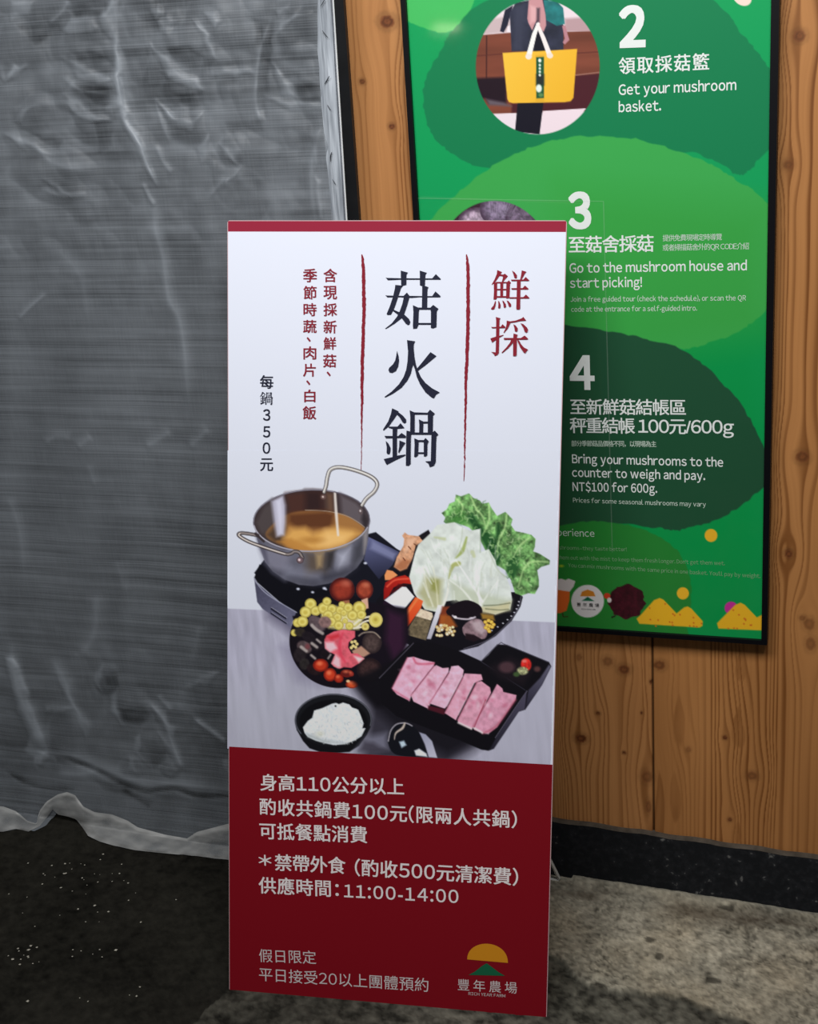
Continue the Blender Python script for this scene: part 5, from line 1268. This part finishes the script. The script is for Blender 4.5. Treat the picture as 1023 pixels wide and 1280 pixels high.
def net_material(name, col, opaque, streak):
    mt = bpy.data.materials.new(name); mt.use_nodes = True; nt = mt.node_tree; nt.nodes.clear()
    N = nt.nodes.new; L = nt.links.new
    out = N('ShaderNodeOutputMaterial'); mix = N('ShaderNodeMixShader'); tr = N('ShaderNodeBsdfTransparent'); b = N('ShaderNodeBsdfPrincipled')
    b.inputs['Base Color'].default_value = (*col, 1); b.inputs['Roughness'].default_value = 0.48; b.inputs['Specular IOR Level'].default_value = 0.5
    tc = N('ShaderNodeTexCoord'); mp_ = N('ShaderNodeMapping'); mp_.inputs['Scale'].default_value = (2.2, 1.0, 420.0)
    n1 = N('ShaderNodeTexNoise'); n1.inputs['Scale'].default_value = 1.0; n1.inputs['Detail'].default_value = 3
    mp2 = N('ShaderNodeMapping'); mp2.inputs['Scale'].default_value = (260.0, 1.0, 22.0)
    n2 = N('ShaderNodeTexNoise'); n2.inputs['Scale'].default_value = 1.0; n2.inputs['Detail'].default_value = 2
    mp3 = N('ShaderNodeMapping'); mp3.inputs['Scale'].default_value = (2.0, 1.0, 60.0)
    n3 = N('ShaderNodeTexNoise'); n3.inputs['Scale'].default_value = 1.0; n3.inputs['Detail'].default_value = 2
    for m_, n_ in ((mp_, n1), (mp2, n2), (mp3, n3)): L(tc.outputs['Object'], m_.inputs['Vector']); L(m_.outputs[0], n_.inputs['Vector'])
    a1 = N('ShaderNodeMath'); a1.operation = 'MULTIPLY_ADD'; a1.inputs[1].default_value = 0.20; L(n2.outputs['Fac'], a1.inputs[0]); L(n1.outputs['Fac'], a1.inputs[2])
    a2 = N('ShaderNodeMath'); a2.operation = 'MULTIPLY_ADD'; a2.inputs[1].default_value = 0.7; L(n3.outputs['Fac'], a2.inputs[0]); L(a1.outputs[0], a2.inputs[2])
    mr = N('ShaderNodeMapRange'); mr.inputs[1].default_value = 0.67; mr.inputs[2].default_value = 1.23; mr.inputs[3].default_value = opaque - streak; mr.inputs[4].default_value = opaque + streak
    L(a2.outputs[0], mr.inputs[0])
    ga = N('ShaderNodeAttribute'); ga.attribute_name = 'paint'; ad = N('ShaderNodeMath'); ad.operation = 'ADD'; ad.use_clamp = True
    L(mr.outputs[0], ad.inputs[0]); L(ga.outputs['Fac'], ad.inputs[1]); L(ad.outputs[0], mix.inputs[0]); L(tr.outputs[0], mix.inputs[1]); L(b.outputs[0], mix.inputs[2]); L(mix.outputs[0], out.inputs[0])
    return mt
m_net = net_material('grey_shade_net', (0.265, 0.292, 0.325), 0.50, 0.185)
mesh_obj('net_sheet', P.reshape(-1, 3), grid_faces(*P.shape[:2]), m_net, curtain, colors=np.repeat(GA.reshape(-1, 1), 3, 1), smooth=True)
# doubled bottom hem
HEM = [(-60, 1004), (4, 1008), (20, 1014), (34, 1026), (46, 1030), (49, 1014), (58, 1002), (72, 993), (84, 990), (94, 994), (104, 1008), (118, 1015), (140, 1018), (160, 1026), (172, 1034), (205, 1043), (234, 1048), (246, 1040), (284, 1030), (340, 1020), (480, 1020)]
def hem_sheet():
    px0 = np.linspace(-58, 400, 260); tt = np.linspace(0, 1, 26)
    yb = interpx(BOT, px0); yt = interpx(HEM, px0); yt = np.minimum(yt, yb - 3)
    PXh = np.tile(px0, (26, 1)); PYh = yt[None] + (yb - yt)[None] * tt[:, None]
    tfull = (PYh + 330) / (yb[None] + 330); low = sstep(0.80, 1.0, tfull)
    D, G = curtain_disp(PXh, PYh)
    Q = drape(PXh, PYh, low, D * (1 - .6 * low) + .004 + .005 * np.sin(np.pi * tt)[:, None] + .004 * fbm(PXh / 22, PYh / 14, 97, 3))
    edge = np.exp(-((tt - .06) / .09) ** 2)[:, None] * .5 + .5 * fbm(PXh / 20, PYh / 10, 98, 3)
    Q[..., 2] = np.maximum(Q[..., 2], floor_z(Q[..., 0]) + .004)
    return Q, edge
Q, GH = hem_sheet()
m_hem = net_material('doubled_net_hem', (0.40, 0.405, 0.40), 0.55, 0.10)
mesh_obj('bottom_hem', Q.reshape(-1, 3), grid_faces(*Q.shape[:2]), m_hem, curtain, colors=np.repeat(GH.reshape(-1, 1), 3, 1), smooth=True, label='paler doubled bottom hem')
# stiff white side hem with stitches and an edge cord
CH = Plane((0, CURTAIN_Y - 0.004, 1), (0, -1, 0))
LE = [(394, -330), (397, 0), (397.5, 40), (397, 62), (399, 80), (401, 120), (404, 150), (408, 200), (412.5, 240), (414.5, 275), (424, 480), (452, 1094)]
RE = [(397, -330), (417, 0), (434, 275), (446, 480), (478, 1098)]
def side_hem():
    yy = np.concatenate([np.linspace(-330, 0, 20), np.linspace(4, 300, 90), np.linspace(310, 1088, 60)]); n = 12
    l = interp(LE, yy); r_ = interp(RE, yy) - 1.6
    u = np.linspace(0, 1, n); PXs = l[:, None] * (1 - u) + r_[:, None] * u; PYs = np.tile(yy[:, None], (1, n))
    Qs = CH.un(PXs, PYs); Qs[..., 1] -= .004 * np.sin(np.pi * u)[None, :] + .003 * fbm(PXs / 6, PYs / 60, 101, 3) + .0025 * np.exp(-((u - .45) / .1) ** 2)[None, :]
    return Qs
Q = side_hem()
mt_h, nt, b = mat_new('white_tarpaulin_hem'); b.inputs['Roughness'].default_value = .4
tc = nt.nodes.new('ShaderNodeTexCoord'); mpn = nt.nodes.new('ShaderNodeMapping'); mpn.inputs['Scale'].default_value = (160, 1, 9); nz = nt.nodes.new('ShaderNodeTexNoise'); nz.inputs['Scale'].default_value = 1; nz.inputs['Detail'].default_value = 3
rp = nt.nodes.new('ShaderNodeValToRGB'); rp.color_ramp.elements[0].position = .34; rp.color_ramp.elements[0].color = (.21, .235, .27, 1); rp.color_ramp.elements[1].position = .66; rp.color_ramp.elements[1].color = (.50, .545, .60, 1)
nt.links.new(tc.outputs['Object'], mpn.inputs['Vector']); nt.links.new(mpn.outputs[0], nz.inputs['Vector']); nt.links.new(nz.outputs['Fac'], rp.inputs[0]); nt.links.new(rp.outputs[0], b.inputs['Base Color'])
sh = mesh_obj('side_hem', Q.reshape(-1, 3), grid_faces(*Q.shape[:2]), mt_h, curtain, smooth=True, label='stiff white side hem with dark stitches')
CS = Plane((0, CURTAIN_Y - 0.013, 1), (0, -1, 0))
m_thread = mat_flat('dark_thread', (0.03, 0.033, 0.04), .7, .2)
for q, w_ in [([(401, 8), (404.5, 2), (406.5, -2)], 1.0), ([(403, 38), (406.5, 43), (410, 47)], 1.0), ([(406, 105), (409, 100), (412, 95)], 1.4), ([(409.5, 131), (411.5, 135), (414, 138)], .9), ([(413.5, 202), (413.6, 195), (415, 190)], 1.5), ([(415.5, 224), (418, 228), (420, 231)], .8)]:
    qq = catmull(q, 4, False); path = CS.un(qq[:, 0], qq[:, 1]); 
    mesh_obj('stitch', *tube(path, [w_ * .00045 * (0.5 + math.sin(math.pi * (i + .5) / len(path))) for i in range(len(path))], 6), m_thread, sh, smooth=True)
yy = np.concatenate([[-330, -100, 0], np.linspace(30, 300, 12), [480, 800, 1090]])
mesh_obj('edge_cord', *tube(CH.un(interp(RE, yy) - .4, yy), 0.0016, 8), mat_flat('white_plastic_edge', (.66, .67, .69), .35, .5), curtain, smooth=True)
mesh_obj('dark_piping', *tube(CH.un(interp(RE, yy) - 2.6, yy) + np.array([0, -.001, 0]), 0.0011, 8), mat_flat('grey_piping', (.10, .11, .13), .5, .4), curtain, smooth=True)

# ------------------------------------------------------------------ grit on the dark floor
def grit():
    r_ = np.random.RandomState(12); V = []; Fc = []; n = 0
    spots = [(80 + 45 * r_.randn(), 1095 + 22 * r_.randn()) for _ in range(34)] + [(90 + 90 * r_.rand(), 1080 + 180 * r_.rand()) for _ in range(26)] + [(10 + 40 * r_.rand(), 1180 + 26 * r_.rand()) for _ in range(14)] + [(220, 1125), (155, 1101), (110, 1252), (35, 1252)]
    for x, y in spots:
        if x < 2 or x > 276 or y < 1062 or y > 1278: continue
        c = FLOOR.un(x, y); s = .0010 + .0016 * r_.rand() ** 2
        p = np.array([(1, 0, 0), (-1, 0, 0), (0, 1, 0), (0, -1, 0), (0, 0, 1), (0, 0, -1)]) * (.6 + .7 * r_.rand(6, 1)) * s * np.array([1.4, 1.4, .8])
        an = r_.rand() * 6.28; R2 = np.array([[math.cos(an), -math.sin(an), 0], [math.sin(an), math.cos(an), 0], [0, 0, 1]])
        V.append(p @ R2.T + c + np.array([0, 0, s * .5])); Fc += [tuple(i + n for i in t) for t in [(0, 2, 4), (2, 1, 4), (1, 3, 4), (3, 0, 4), (2, 0, 5), (1, 2, 5), (3, 1, 5), (0, 3, 5)]]; n += 6
    o = mesh_obj('grit', np.vstack(V), Fc, mat_flat('pale_grit', (.40, .38, .32), .8, .3, noise=.5, scale=90), kind='stuff')
    o['label'] = 'scattered pale grit specks on the dark floor below the curtain'; o['category'] = 'grit'
grit()
COL.objects.unlink(_fo); bpy.data.objects.remove(_fo); bpy.data.curves.remove(_fc)
